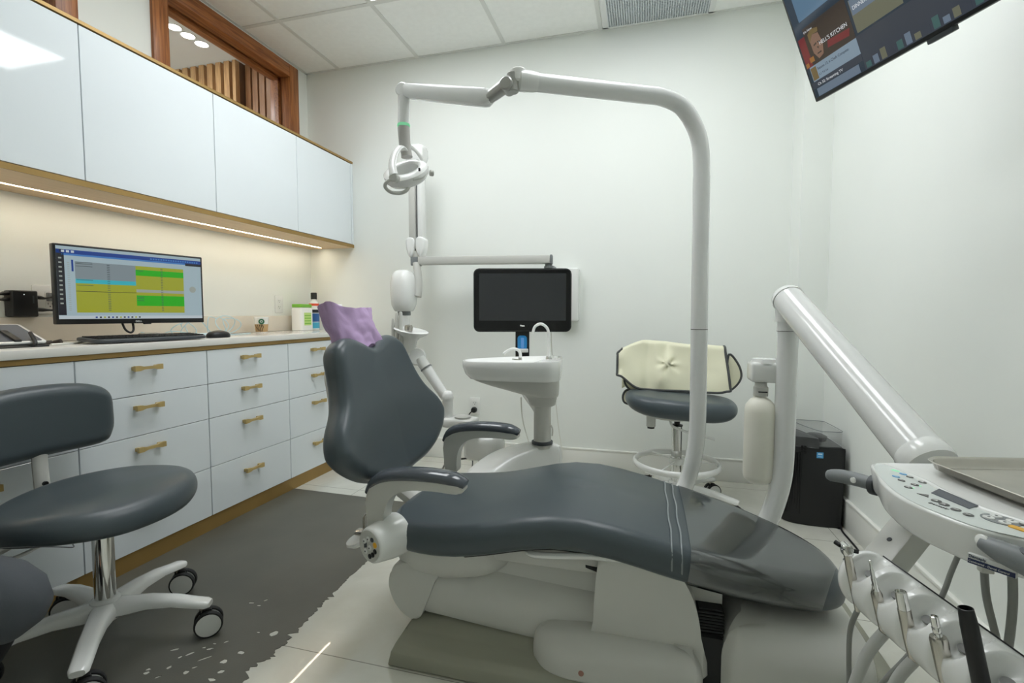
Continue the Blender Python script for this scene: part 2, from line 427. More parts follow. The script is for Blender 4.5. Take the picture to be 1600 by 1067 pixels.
box(bm, (.795, 2.901, 0), (XR - .014, 2.915, .134), r=.004); box(bm, (.781, 2.901, 0), (.795, YB - .014, .134), r=.004)
struct(put('baseboard_right', bm, TRIMW, angle=30))
for nm, W in (('window_1', W1), ('window_2', W2)):
    y0, y1, z0, z1 = W; fw = .085
    root = bpy.data.objects.new(nm, None); COL.objects.link(root); root.location = (XL, (y0 + y1) / 2, z0); struct(root)
    bm = NB()
    for a, b in ((y0, y0 + fw), (y1 - fw, y1)): box(bm, (XL - TH - .01, a, z0), (XL + .018, b, z1), r=.003)
    put('jamb', bm, WALNUT, root, angle=30)
    bm = NB(); box(bm, (XL - TH - .01, y0 + fw, z1 - fw), (XL + .0175, y1 - fw, z1), r=.003); box(bm, (XL - TH - .01, y0 + fw, z0), (XL + .0175, y1 - fw, z0 + .05), r=.003)
    for a, b in ((y0 + fw, y0 + fw + .018), (y1 - fw - .018, y1 - fw)): box(bm, (XL - .10, a, z0 + .05), (XL - .07, b, z1 - fw))
    box(bm, (XL - .10, y0 + fw, z1 - fw - .018), (XL - .07, y1 - fw, z1 - fw))
    put('head', bm, WALNUTH, root, angle=30)
    bm = NB(); box(bm, (XL - .062, y0 + fw, z0 + .05), (XL - .056, y1 - fw, z1 - fw)); put('pane', bm, GLASS, root, smooth=False)
# corridor seen through the window
CH = 3.05; cx0, cx1, cy0, cy1 = -5.2, XL - TH, -0.6, 4.4
bm = NB(); box(bm, (cx0, cy0, CH), (cx1, cy1, CH + .1)); struct(put('ceiling_corridor', bm, mat('corridor_ceiling_paint', rgb(226, 229, 230), rough=.8, var=.01), smooth=False))
bm = NB(); box(bm, (cx0, cy0, -.1), (cx1, cy1, 0)); struct(put('floor_corridor', bm, FLOORM, smooth=False))
bm = NB(); box(bm, (cx0 - .1, cy0, 0), (cx0, cy1, CH)); box(bm, (cx0, cy0 - .1, 0), (cx1, cy0, CH)); box(bm, (cx1 - .001, cy0, HC + .12), (cx1 + .14, cy1, CH + .1)); struct(put('wall_corridor', bm, WALL, smooth=False))
bm = NB(); box(bm, (cx0, 3.42, 0), (cx1, 3.52, CH)); x = -3.20
while x < cx1 - .02: box(bm, (x, 3.385, 0), (min(x + .05, cx1 - .002), 3.4205, CH - .002)); x += .068
struct(put('wall_corridor_end', bm, wood('mid_brown_panel_wood', rgb(132, 92, 60), rgb(168, 120, 80), scale=(20, 20, 1.2), rough=.4), smooth=False))
bm = NB(); box(bm, (-4.6, 3.335, 0), (-3.21, 3.40, CH), mi=1); x = -4.6
while x < -3.22: box(bm, (x, 3.295, 0), (min(x + .052, -3.21), 3.336, CH - .002), mi=0); x += .085
o = put('slat_wall', bm, None, smooth=False, mats=[SLAT, DARKWOOD]); struct(o, 'vertical wooden slat wall in the corridor behind the high window')
for i, y in enumerate((2.82, 2.93, 3.045)):
    t = thing('recessed_downlight', ['round corridor downlight nearest the left window jamb', 'middle round corridor downlight seen through the high window', 'round corridor downlight nearest the slat wall'][i], 'ceiling light', (-3.27, y, CH), group='three round downlights in the corridor')
    bm = NB(); lathe(bm, [(.040, .006), (.046, -.004), (.05, -.002), (.05, .004)], Matrix.Translation((-3.27, y, CH - .003)), 24); put('trim_ring', bm, PLASTW, t)
    bm = NB(); lathe(bm, [(0, -.004), (.041, -.004), (.041, .001), (0, .001)], Matrix.Translation((-3.27, y, CH - .002)), 24); put('lens', bm, emis('downlight_lens_light', (1, .97, .92, 1), 40), t)
bm = NB(); box(bm, (-4.4, 1.0, CH - .02), (-3.9, 2.2, CH - .002)); o = put('ceiling_light_panel', bm, emis('corridor_fill_light', (.95, .98, 1, 1), 40), smooth=False); tag(o, 'unseen flat light panel added to brighten the corridor beyond the high window', 'ceiling light')  # added out of view to brighten the corridor; its own lamps are the downlights

# ================================================================= BASE CABINETS
XF = -1.915
UY = [.18, .70, 1.222, 1.753, 2.274, 2.795]
ROWS = [(.683, .836), (.5235, .6805), (.2965, .521), (.071, .294)]
HZ = [.790, .635, .470, .222]
def handle(parent, y, z, L=.112):
    bm = NB(); x = XF
    for s in (-1, 1): box(bm, (x - .002, y + s * (L / 2 - .012) - .008, z - .0075), (x + .018, y + s * (L / 2 - .012) + .008, z + .0075), r=.002)
    pr = [(-L / 2, .0105), (-L / 2 + .02, .010), (-.02, .0055), (.02, .0055), (L / 2 - .02, .010), (L / 2, .0105)]
    loops = []
    for yy, h in pr: loops.append([(x + .016, y + yy, z - h), (x + .027, y + yy, z - h), (x + .027, y + yy, z + h), (x + .016, y + yy, z + h)])
    loft(bm, loops); put('handle', bm, GOLD, parent, angle=30)
wlabels = ['white gloss drawer cabinet at the near end of the counter run', 'white gloss drawer cabinet directly behind the wheeled stool',
           'wide-handled white drawer cabinet below the keyboard and monitor', 'white drawer cabinet below the mouse and coiled blue cable',
           'white drawer cabinet partly behind the treatment chair backrest']
for i in range(5):
    y0, y1 = UY[i], UY[i + 1]
    t = thing('drawer_cabinet', wlabels[i], 'cabinet', (-2.15, (y0 + y1) / 2, .071), group='white drawer cabinets under the counter')
    bm = NB(); box(bm, (XL + .002, y0 + .0015, .071), (XF - .019, y1 - .0015, .838)); put('body', bm, GAPM, t, smooth=False)
    for (z0, z1), hz in zip(ROWS, HZ):
        bm = NB(); box(bm, (XF - .018, y0 + .0018, z0), (XF, y1 - .0018, z1), r=.0012, seg=1); d = put('drawer', bm, CABW, t, smooth=False)
        handle(d, (y0 + y1) / 2 - .02, hz, .112)
    if i == 0:
        bm = NB(); box(bm, (XL + .002, y0 - .012, .071), (XF - .019, y0 + .001, .838)); put('side_panel', bm, CABIN, t, smooth=False)
t = thing('filler_cabinet', 'narrow white end cabinet in the corner behind the treatment chair', 'cabinet', (-2.15, 2.945, .071))
bm = NB(); box(bm, (XL + .002, 2.7965, .071), (XF - .019, YB - .003, .838)); put('body', bm, GAPM, t, smooth=False)
bm = NB(); box(bm, (XF - .018, 2.7968, .071), (XF, YB - .003, .836), r=.0012, seg=1); put('front_panel', bm, CABW, t, smooth=False)
bm = NB(); box(bm, (XL + .05, .18, .0), (XF - .006, YB - .003, .0695)); o = put('toe_kick', bm, GOLDP, smooth=False); tag(o, 'bronze toe kick strip along the floor under the white drawers', 'plinth')
t = thing('worktop', 'white quartz worktop with upstand above the drawer cabinets', 'worktop', (-2.15, 1.6, .858))
bm = NB(); box(bm, (XL + .001, .16, .8575), (XF + .012, YB - .002, .888), r=.003); put('slab', bm, QUARTZ, t, angle=30)
bm = NB(); box(bm, (XL + .0005, .16, .8885), (XL + .024, YB - .003, .990), r=.002); put('upstand', bm, mat('beige_quartz_upstand', rgb(214, 207, 194), rough=.2, var=.03, vscale=12), t, angle=30)
bm = NB(); box(bm, (XL + .002, .17, .8385), (XF + .004, YB - .003, .857), r=.001, seg=1); put('edge_strip', bm, GOLDP, t, smooth=False)

# ================================================================= WALL CABINETS
XU = -2.02
UU = [.20, .78, 1.357, 1.934, 2.515, 3.07]
ul = ['white gloss wall cabinet at the near end of the upper row', 'white gloss wall cabinet that mirrors the bright ceiling panel', 'wide white wall cabinet directly above the computer monitor',
      'white wall cabinet below the wood-framed window, second from the back wall', 'white wall cabinet at the back end of the upper row']
for i in range(5):
    y0, y1 = UU[i], UU[i + 1]
    t = thing('wall_cabinet', ul[i], 'cabinet', (-2.2, (y0 + y1) / 2, 1.498), group='white wall cabinets')
    bm = NB(); box(bm, (XL + .002, y0 + .001, 1.498), (XU - .021, y1 - .001 if i < 4 else YB - .004, 2.066)); put('body', bm, GAPM, t, smooth=False)
    bm = NB(); box(bm, (XU - .019, y0 + .0015, 1.500), (XU, y1 - .0015, 2.063), r=.0012, seg=1); put('door', bm, CABW, t, smooth=False)
    if i == 0:
        bm = NB(); box(bm, (XL + .002, y0 - .009, 1.4985), (XU - .020, y0 - .0005, 2.0655)); put('side_panel', bm, CABIN, t, smooth=False)
    if i == 4:
        bm = NB(); box(bm, (XU - .020, y1 + .001, 1.499), (XU + .002, YB - .003, 2.065), r=.001, seg=1); put('end_panel', bm, CABW, t, smooth=False)
bm = NB(); box(bm, (XL + .002, .19, 2.067), (XU + .004, YB - .003, 2.081), r=.001, seg=1); o = put('cabinet_top_strip', bm, GOLDP, smooth=False); tag(o, 'brass-coloured panel edge running along the top of the wall cabinets', 'panel')
t = thing('cabinet_light_shelf', 'oak underside panel with brass edge below the wall cabinets', 'shelf', (-2.2, 1.6, 1.476))
bm = NB()
box(bm, (XL + .001, .19, 1.476), (-2.262, YB - .003, 1.4965)); box(bm, (-2.244, .19, 1.476), (XU - .002, YB - .003, 1.4965)); box(bm, (-2.262, .19, 1.486), (-2.244, YB - .003, 1.4965)); box(bm, (-2.262, 3.04, 1.476), (-2.244, YB - .003, 1.486))
put('board', bm, OAK, t, smooth=False)
bm = NB(); box(bm, (XU - .0015, .19, 1.4755), (XU + .004, YB - .003, 1.4965)); put('edge_band', bm, GOLDP, t, smooth=False)
bm = NB(); box(bm, (-2.261, .21, 1.4775), (-2.245, 3.036, 1.4855)); o = put('led_strip', bm, emis('warm_led_strip_light', (1.0, .87, .68, 1), 44), t, smooth=False); o['label'] = 'glowing warm white light strip'

# ================================================================= FLOOR FILM (dark protective film, torn along its long edge)
t = bmesh.new(); FZ = 0.0012
pts = [(-1.93, 2.306), (-1.35, 2.293), (-1.068, 2.287)]
y = 2.28
while y > -0.35:
    a = .003 if y > 1.75 else (.006 if y > 1.45 else .014)
    x = -1.068 + .035 * max(0, min(1, (1.55 - y) / .5)) + a * noise.noise((y * 55, 3.1, 0)) * 1.6 + a * .8 * noise.noise((y * 190, 9.3, 0))
    if 1.02 < y < 1.12: x -= .045 * (1 - abs(y - 1.07) / .05) * (0.6 + 0.8 * noise.noise((y * 120, 1, 4)))
    if y < 1.0: x -= .06 + .02 * noise.noise((y * 30, 2, 2))
    pts.append((x, y)); y -= .006
pts += [(-1.4, -.36), (-1.93, -.36)]
loops = [pts]
flakes = [((-1.3, 1.332, 0), .012, .005), ((-1.263, 1.327, 0), .008, .004), ((-1.264, 1.358, 0), .008, .004), ((-1.339, 1.079, 0), .012, .006), ((-1.294, 1.058, 0), .005, .005), ((-1.279, 1.076, 0), .015, .004),
  ((-1.219, 1.073, 0), .019, .003), ((-1.156, 1.076, 0), .010, .008), ((-1.261, 1.109, 0), .006, .004), ((-1.24, 1.109, 0), .010, .004), ((-1.246, 1.131, 0), .007, .003), ((-1.219, 1.147, 0), .008, .003), ((-1.286, 1.017, 0), .007, .008),
  ((-1.221, 1.015, 0), .008, .009), ((-1.327, 0.983, 0), .009, .006), ((-1.335, 0.996, 0), .007, .005), ((-1.281, 0.981, 0), .008, .003), ((-1.216, 1.036, 0), .007, .003), ((-1.104, 1.218, 0), .012, .011), ((-1.157, 1.21, 0), .006, .003), ((-1.138, 1.12, 0), .011, .006), ((-1.13, 1.042, 0), .010, .006), ((-1.131, 1.012, 0), .012, .005)]
for (p, a, b) in flakes:
    r0 = random.random() * 1.2 - .2; L = []
    for k in range(9):
        an = 2 * PI * k / 9; rr = .7 + .6 * random.random()
        u, v = a * math.cos(an) * rr, b * math.sin(an) * rr
        L.append((p[0] + u * math.cos(r0) - v * math.sin(r0), p[1] + u * math.sin(r0) + v * math.cos(r0)))
    loops.append(L)
for L in loops:
    vs = [t.verts.new((x, y, FZ)) for x, y in L]
    for a, b in zip(vs, vs[1:] + vs[:1]): t.edges.new((a, b))
bmesh.ops.triangle_fill(t, use_beauty=True, use_dissolve=False, edges=t.edges[:], normal=(0, 0, 1))
me = bpy.data.meshes.new('floor_film'); t.to_mesh(me); t.free(); me.materials.append(FILMG)
o = link('floor_film', me); tag(o, 'dark grey worn floor film with flaked torn edge beside the drawers', 'floor covering')
o.modifiers.new('thickness', 'SOLIDIFY').thickness = .001

# ================================================================= TREATMENT CHAIR
YC = 1.485
def interp(x, T):
    if x <= T[0][0]: return T[0][1]
    for (a, fa), (b, fb) in zip(T, T[1:]):
        if x <= b:
            u = (x - a) / (b - a); return fa + (fb - fa) * u
    return T[-1][1]
def sinterp(x, T):      # smooth interpolation
    P = [p for p in T]
    if x <= P[0][0]: return P[0][1]
    if x >= P[-1][0]: return P[-1][1]
    for i in range(len(P) - 1):
        if P[i][0] <= x <= P[i + 1][0]:
            def sl(j):
                if j == 0: return (P[1][1] - P[0][1]) / (P[1][0] - P[0][0])
                if j == len(P) - 1: return (P[-1][1] - P[-2][1]) / (P[-1][0] - P[-2][0])
                return (P[j + 1][1] - P[j - 1][1]) / (P[j + 1][0] - P[j - 1][0])
            h = P[i + 1][0] - P[i][0]; u = (x - P[i][0]) / h
            return (2*u**3-3*u**2+1)*P[i][1] + (u**3-2*u**2+u)*h*sl(i) + (-2*u**3+3*u**2)*P[i+1][1] + (u**3-u**2)*h*sl(i+1)
ch = thing('treatment_chair', 'grey upholstered dental treatment chair on a light grey base', 'treatment chair', (-.1, YC, 0))
# base plate
bm = NB()
prism(bm, [(1.19, 0), (1.183, .006), (1.186, .045), (1.20, .062), (1.245, .078), (1.29, .105), (1.68, .105), (1.725, .078), (1.77, .062), (1.784, .045), (1.787, .006), (1.78, 0)], -.69, .62, frm((0, 0, 0), (0, 1, 0), (0, 0, 1), (1, 0, 0)))
bm.verts.ensure_lookup_table()
for v in bm.verts:
    if v.co.x < -.5:
        v.co.x += max(0, v.co.z - .03) * .55
bmesh.ops.bevel(bm, geom=[e for e in bm.edges if all(abs(v.co.x) > .5 for v in e.verts) or (abs(e.verts[0].co.x - e.verts[1].co.x) > .5)], offset=.010, segments=3, profile=.5, affect='EDGES', clamp_overlap=True)
put('base_plate', bm, BASEG, ch, angle=45)
# lifting arm cover, slanted
bm = NB()
def sec(x, dz, y0=1.262, y1=1.708, top=.30, bot=.095):
    L = [(y0 + .06, bot + dz - .004), (y0 + .012, bot + dz + .014), (y0, bot + dz + .036), (y0 + .002, bot + dz + .10), (y0 + .012, bot + dz + .125), (y0 + .05, bot + dz + .16), (y0 + .06, top)]
    L = L + [(y0 + y1 - a, b) for a, b in L[::-1]]
    return [(x, a, b) for a, b in L]
loft(bm, [sec(-.612, .012, top=.24), sec(-.56, .009), sec(-.4, -.003), sec(-.2, -.016), sec(-.10, -.021)])
put('lift_arm_cover', bm, PLAST, ch, angle=32)
bm = NB()
prism(bm, closed2([(-.700, .262), (-.722, .21), (-.714, .165), (-.69, .128), (-.655, .104), (-.625, .108), (-.60, .16), (-.575, .225), (-.56, .262), (-.63, .27)], 5), 1.255, 1.715, frm((0, 0, 0), (1, 0, 0), (0, 0, 1), (0, 1, 0)), r=.014, seg=3)
put('rear_cover', bm, PLAST, ch, angle=35)
# pedestal cover: low lobe + tall block
bm = NB()
pillow(bm, closed2([(-.283, 1.30), (-.262, 1.225), (-.19, 1.193), (-.05, 1.19), (.10, 1.19), (.148, 1.20), (.152, 1.3), (.152, 1.68), (.10, 1.78), (-.19, 1.777), (-.262, 1.745), (-.283, 1.67)], 5), .108, .058, .012, lambda a, b, n: V(a, b, .056 + n + .012 * max(0, min(1, (a + .28) / .15)) * (n / .108)), dish=.012)
prism(bm, closed2([(-.114, .08), (-.116, .20), (-.108, .33), (-.09, .372), (.03, .375), (.085, .365), (.118, .32), (.137, .27), (.149, .20), (.149, .08)], 4), 1.235, 1.735, frm((0, 0, 0), (1, 0, 0), (0, 0, 1), (0, 1, 0)), r=.022, seg=4)
put('pedestal_cover', bm, PLAST, ch, angle=38)
bm = NB(); lathe(bm, [(0, -.001), (.007, -.001), (.007, .002), (.004, .003), (0, .0025)], axm((-0.141, 1.19, 0.087), (0, -1, .1))); put('cover_screw', bm, mat('red_brown_screw_cap', rgb(150, 110, 96), rough=.4, var=.02), ch)
# junction box right of the pedestal + black bellows
bm = NB()
jb = closed2([(.196, 1.30), (.205, 1.235), (.26, 1.215), (.42, 1.235), (.55, 1.285), (.60, 1.38), (.61, 1.5), (.60, 1.66), (.53, 1.77), (.40, 1.80), (.26, 1.80), (.205, 1.78), (.196, 1.70)], 5)
pillow(bm, jb, .25, .10, .01, lambda a, b, n: V(a - .045 * max(0, (n - .05) / .2) * max(0, (a - .3) / .3), b, .001 + n * (1.06 - .26 * max(0, min(1, (a - .2) / .4)))), seg=9, dish=.006)
put('junction_box', bm, PLAST, ch, angle=40)
bm = NB()
for k in range(8): box(bm, (.140, 1.26, .195 + k * .0080), (.205, 1.7, .2005 + k * .0080), r=.002, seg=1)
box(bm, (.147, 1.27, .11), (.20, 1.69, .26)); box(bm, (.149, 1.245, .0), (.20, 1.7, .20)); box(bm, (.12, 1.30, .26), (.205, 1.68, .35), mi=1)
put('bellows', bm, None, ch, smooth=False, mats=[RUBBER, PLAST])
# seat pan and frame
bm = NB()
pillow(bm, superel(.205, .246, 3.2, 40), .150, .02, .06, lambda a, b, n: V(-.545 + a, YC + b, .226 + n + .03 * max(0, a / .2)))
put('seat_pan', bm, PLAST, ch)
bm = NB()
box(bm, (-.46, YC - .215, .305), (-.10, YC + .215, .362), r=.012); box(bm, (-.10, YC - .12, .315), (.10, YC + .12, .375), r=.01)
put('seat_frame', bm, PLAST, ch, angle=35)
bm = NB()
tube(bm, [(-.30, YC - .21, .352), (-.27, YC - .245, .355), (-.12, YC - .247, .372), (-.02, YC - .24, .372), (.01, YC - .21, .372)], .011, seg=10, flat=.8)
tube(bm, [(-.05, YC - .235, .366), (-.01, YC - .2, .345), (.03, YC - .12, .345)], .014, seg=10); put('side_rail', bm, PLASTW, ch)
bm = NB(); tube(bm, [(-.20, YC - .19, .345), (-.13, YC - .2, .325), (-.05, YC - .205, .318), (.03, YC - .2, .335), (.07, YC - .19, .365)], .017, seg=10, flat=.7); put('cable_loop', bm, RUBBER, ch)
# seat + leg rest cushion
HW = [(-.752, .09), (-.742, .165), (-.712, .222), (-.645, .256), (-.5, .271), (-.3, .273), (0, .268), (.15, .255), (.28, .228), (.38, .192), (.45, .155), (.505, .10), (.53, .04)]
half = [(x, h) for x, h in HW]
OUT = closed2([(x, -h) for x, h in half] + [(x, h) for x, h in half[::-1]], 4)
ZT = [(-.75, .400), (-.62, .398), (-.5, .408), (-.40, .430), (-.28, .460), (-.18, .470), (-.06, .457), (.08, .426), (.22, .394), (.36, .360), (.53, .316)]
TK = .088
def seatmap(grow=0.0):
    def f(a, b, n):
        return V(a, YC + b, sinterp(a, ZT) - TK + n)
    return f
bm = NB(); pillow(bm, OUT, TK, .040, .030, seatmap(), dish=.010, seg=7, fs=(.94, .86, .76, .64, .5, .33, .16)); put('seat_cushion', bm, VINYL, ch, angle=60)
# wrinkle: black underside board
bm = NB(); pillow(bm, [(a * .93 - .01, b * .9) for a, b in OUT], .012, .003, .003, lambda a, b, n: V(a, YC + b, sinterp(a, ZT) - TK - .006 + n), seg=2); put('cushion_board', bm, BLACK, ch)
# clear plastic foot cover: rests on the leg rest
cov = NB(); o2 = [(a, b * 1.012 + math.copysign(.0015, b)) for a, b in OUT]
pillow(cov, o2, TK + .006, .042, .032, lambda a, b, n: seatmap()(a, b, n - .003), dish=.010, seg=7, fs=(.94, .86, .76, .64, .5, .33, .16))
bmesh.ops.bisect_plane(cov, geom=cov.verts[:] + cov.edges[:] + cov.faces[:], plane_co=(.072, 0, 0), plane_no=(-1, 0, .12), clear_outer=True)
bmesh.ops.bisect_plane(cov, geom=cov.verts[:] + cov.edges[:] + cov.faces[:], plane_co=(.435, 1.3, .3), plane_no=(.9, -.42, -.2), clear_outer=True)
CLEARM = mat('clear_plastic_sheet', None)
pc = thing('plastic_foot_cover', 'clear plastic sheet cover with welded seam over the chair leg rest', 'foot cover', (.26, YC, .40))
put('sheet', cov, CLEARM, pc, angle=60)
bm = NB()
for x in (.076, .100):
    h = interp(x, half) + .002; zt = sinterp(x, ZT); pr = []
    pr = [(x, YC - h + .035, zt - TK - .004), (x, YC - h + .006, zt - TK + .02), (x, YC - h - .001, zt - TK + .046), (x, YC - h + .012, zt - .012), (x, YC - h + .04, zt + .0035)]
    pr += [(x + .002 * math.sin(k * 1.9), YC - h + .04 + (2 * h - .08) * k / 8, zt + .0035 + .010 * (1 - (abs(k / 8 - .5) * 2) ** 2)) for k in range(1, 8)]
    pr += [(x, YC + h - .04, zt + .0035), (x, YC + h - .012, zt - .012), (x, YC + h + .001, zt - TK + .046)]
    tube(bm, pr, .0024, seg=6, n=3, flat=.5)
put('weld_seam', bm, mat('translucent_weld', rgb(150, 157, 160), rough=.3, var=.05, alpha=.7), pc)
# backrest
th = math.radians(20); BP = V(-.745, YC + .024, .45); bu = V(0, 1, 0); bv = V(-math.sin(th), 0, math.cos(th)); bn = V(math.cos(th), 0, math.sin(th))
hp = [(.0, .022), (.06, .026), (.14, .034), (.222, .058), (.290, .096), (.336, .142), (.346, .180), (.322, .232), (.268, .288), (.238, .340), (.222, .395), (.210, .445), (.190, .478), (.152, .500), (.108, .503), (.058, .487), (0, .470)]
hp = [(a * 1.03, b * 1.018) for a, b in hp]
BOUT = closed2(hp[:-1] + [(0, .474)] + [(-a, b) for a, b in hp[1:-1]][::-1], 4)
TB = .085
bm = NB(); pillow(bm, BOUT, TB, .034, .030, lambda a, b, n: BP + bu * a + bv * b + bn * (n - TB + .010 * (abs(a) / .3) ** 2 - .018 * math.exp(-((b - .1) / .12) ** 2) * (1 - min(1, abs(a) / .3))), dish=.004, seg=7, fs=(.94, .86, .76, .64, .5, .33, .16))
put('backrest', bm, VINYL, ch, angle=60)
bm = NB(); pillow(bm, [(a * .8, .06 + (b - .03) * .82) for a, b in BOUT], .03, .008, .012, lambda a, b, n: BP + bu * a + bv * b + bn * (-TB - .002 - n), seg=3)
tube(bm, [BP + bv * .15 - bn * .10, BP + bv * .02 - bn * .085, BP - bv * .08 - bn * .02, V(-.66, YC, .33)], [.06, .07, .07, .05], seg=14, flat=.5)
put('back_shell', bm, PLAST, ch)
# headrest with its bar
HP = BP + bv * .60 - bn * .075
bm = NB(); box(bm, (-.028, .36, -.006), (.028, .66, .006), r=.004, M=frm(BP - bn * (TB + .012), bu, bv, bn)); put('headrest_bar', bm, PLASTW, ch, angle=30)
bm = NB(); pillow(bm, superel(.080, .040, 3, 36), .045, .020, .02, lambda a, b, n: HP + bu * a + bv * (b - .022) + bn * (n - .025 + .008 * (a / .12) ** 2), dish=-.004); put('headrest', bm, VINYL, ch)
# armrests
def armrest(y, dx=0.0, dz=0.0, s=1.0):
    def P(x, z): return V(-.70 + (x + .70) * s + dx, y, z + dz)
    bm = NB()
    top = [(-.772, .484), (-.748, .519), (-.712, .537), (-.66, .546), (-.58, .549), (-.51, .545), (-.476, .533)]
    inn = [(-.474, .519), (-.50, .515), (-.56, .517), (-.625, .513), (-.668, .501), (-.697, .477), (-.712, .442), (-.716, .40), (-.717, .372), (-.764, .372), (-.768, .42)]
    prism(bm, [(P(a, b).x, P(a, b).z) for a, b in closed2(top + inn, 3)], -.024, .024, frm((0, y, 0), (1, 0, 0), (0, 0, 1), (0, -1, 0)), r=.012, seg=3)
    ar = put('armrest', bm, PLAST, ch, angle=40)
    bm = NB()
    path = [P(-.774, .488), P(-.752, .520), P(-.715, .541), P(-.66, .551), P(-.58, .555), P(-.51, .551), P(-.470, .538)]
    tube(bm, path, [.018, .029, .033, .034, .034, .033, .022], seg=16, flat=.56)
    p = put('arm_pad', bm, VINYLS, ar, angle=60); p['label'] = 'glossy dark grey armrest pad'
    return ar
armrest(1.240, 0.0, -.008)
armrest(1.758, .020, .014)
# round control pod on the near side
dd = V(-.36, -.93, 0).normalized(); DC = V((-0.734, 1.175, 0.351))
bm = NB(); lathe(bm, [(0, -.105), (.062, -.10), (.060, -.06), (.052, -.012), (.050, -.004), (.046, 0), (0, .001)], axm(DC, dd), 36); pod = put('control_pod', bm, PLASTW, ch, angle=45)
bm = NB(); lathe(bm, [(0, .0012), (.0445, .0012), (.0445, .0022), (0, .0024)], axm(DC, dd), 32); put('face_plate', bm, PLAST, pod)
MX = axm(DC + dd * .0025, dd)
for (x, z, r, m) in [(-.020, .010, .0075, PLASTW), (-.003, .020, .0075, PLASTW), (.003, -.004, .0075, PLASTW), (-.015, -.018, .0075, PLASTW), (.014, .022, .0065, DARKG), (.026, .010, .008, mat('amber_button', rgb(232, 176, 58), rough=.35, var=.02)),
                     (.026, -.008, .0072, BLACK), (.016, -.020, .0072, BLACK), (.003, -.028, .0072, BLACK)]:
    bm = NB(); lathe(bm, [(0, 0), (r, 0), (r, .0016), (r * .8, .0026), (0, .0026)], MX @ Matrix.Translation((x, z, 0)), 18); put('button', bm, m, pod)
bm = NB()
for q in [(-.020, .010), (-.003, .020), (.003, -.004), (-.015, -.018)]: lathe(bm, [(0, 0), (.0025, 0), (.0025, .0004), (0, .0004)], MX @ Matrix.Translation((q[0], q[1], .0027)), 10)
prism(bm, [(-.022, -.010), (-.010, -.006), (-.010, .006), (-.018, .012), (-.022, .006)], 0, .0008, MX)
put('button_marks', bm, DARKG, pod)
# touch pad and wire bracket behind the pod
p = V((-0.889, 1.36, 0.267))
bm = NB(); lathe(bm, [(0, -.012), (.034, -.012), (.043, -.002), (.041, .006), (.030, .008), (0, .006)], axm(p, (-.35, -.2, 1)), 28); put('side_pad', bm, PLASTW, ch)
bm = NB(); box(bm, (p.x - .018, p.y - .004, p.z + .010), (p.x + .03, p.y + .03, p.z + .026), r=.006); put('side_pad_clip', bm, STEEL, ch)
bm = NB(); q = V((-0.892, 1.4, 0.314)); tube(bm, [q + V(0, 0, -.05), q + V(-.004, 0, 0), q + V(.010, 0, .022), q + V(.05, .01, .03), q + V(.09, .02, .0)], .004, seg=10); put('wire_bracket', bm, STEEL, ch)

# purple cloth cover over the headrest
bm = NB(); nu, nv = 56, 26
def clothpt(u, v):
    a = u * 2 * PI
    # horizontal loop around the headrest; v 0 = bottom, 1 = top
    w = .122 + .008 * math.sin(3 * a + 1) * v; d = .052
    flare = .86 + .16 * v + .16 * v * max(0, math.cos(a))
    x = math.cos(a) * w * flare; n = math.sin(a) * d * (1.2 - .25 * v)
    top = .122 + .030 * math.exp(-((math.cos(a) + .95) / .30) ** 2) - .006 * math.exp(-((math.cos(a) + .15) / .4) ** 2) + .014 * max(0, math.cos(a)) ** 3
    bot = -.028 - .035 * math.exp(-((math.cos(a) + 1.0) / .35) ** 2) + .01 * math.sin(5 * a)
    z = bot + (top - bot) * v
    fold = .007 * math.sin(9 * a + 5 * v) * (1 - v) + .016 * noise.noise((math.cos(a) * 4.2, math.sin(a) * 4.2, v * 3.1 + 5)) + .008 * noise.noise((math.cos(a) * 2.2, math.sin(a) * 2.2, v * 3.1)) + .012 * math.sin(3.2 * a - 5 * v + .6) * (1 - .5 * v) + .014 * abs(noise.noise((math.cos(a) * 6 + 3, math.sin(a) * 6, v * 4.5)))
    rr = 1 + fold / .1
    return V(x * (1 + fold / .25), n * rr, z)
HM = frm(BP + bv * .500 - bn * .070, bu, bv, bn)
loops = []
for j in range(nv + 1):
    v = j / nv; L = []
    for i in range(nu):
        p = clothpt(i / nu, v); L.append(HM @ V(p.x, p.z, p.y))
    loops.append(L)
last = loops[-1]; c = sum(last, V(0, 0, 0)) / nu
for f in (.75, .45): loops.append([c + (p - c) * f - bv * (1 - f) * .008 for p in last])
loft(bm, loops)
o = put('headrest_cover', bm, PURPLE, angle=80); tag(o, 'crumpled purple disposable cover over the chair headrest', 'headrest cover')

# ================================================================= OVERHEAD LIGHT ON POST
dl = thing('dental_light', 'white overhead dental lamp on a tall bent tubular post', 'dental lamp', (.05, 1.86, .25))
bm = NB()
A = [V(.02, 1.70, .16), V(.06, 1.78, .215), V(.115, 1.85, .275), V(.163, 1.9, .365), V(.187, 1.9, .46), V(.198, 1.9, .56), V(.199, 1.9, .72), V(.197, 1.9, 1.0), V(.1955, 1.9, 1.25), V(.194, 1.9, 1.50)]
B = [V(.188, 1.896, 1.60), V(.165, 1.886, 1.675), V(.118, 1.862, 1.738), V(.055, 1.834, 1.765), V(-.02, 1.80, 1.770), V(-.20, 1.712, 1.774), V(-.375, 1.626, 1.778)]
tube(bm, A, .0295, seg=24, n=6); put('post', bm, METALW, dl, angle=60)
bm = NB(); tube(bm, [A[-1]] + B, .0292, seg=24, n=8); put('overhead_tube', bm, METALW, dl, angle=60)
bm = NB(); cyl(bm, (.1975, 1.9, .945), (.1975, 1.9, .947), .0300, 24); put('post_seam', bm, GAPM, dl)
ax = (B[-1] - B[-3]).normalized()
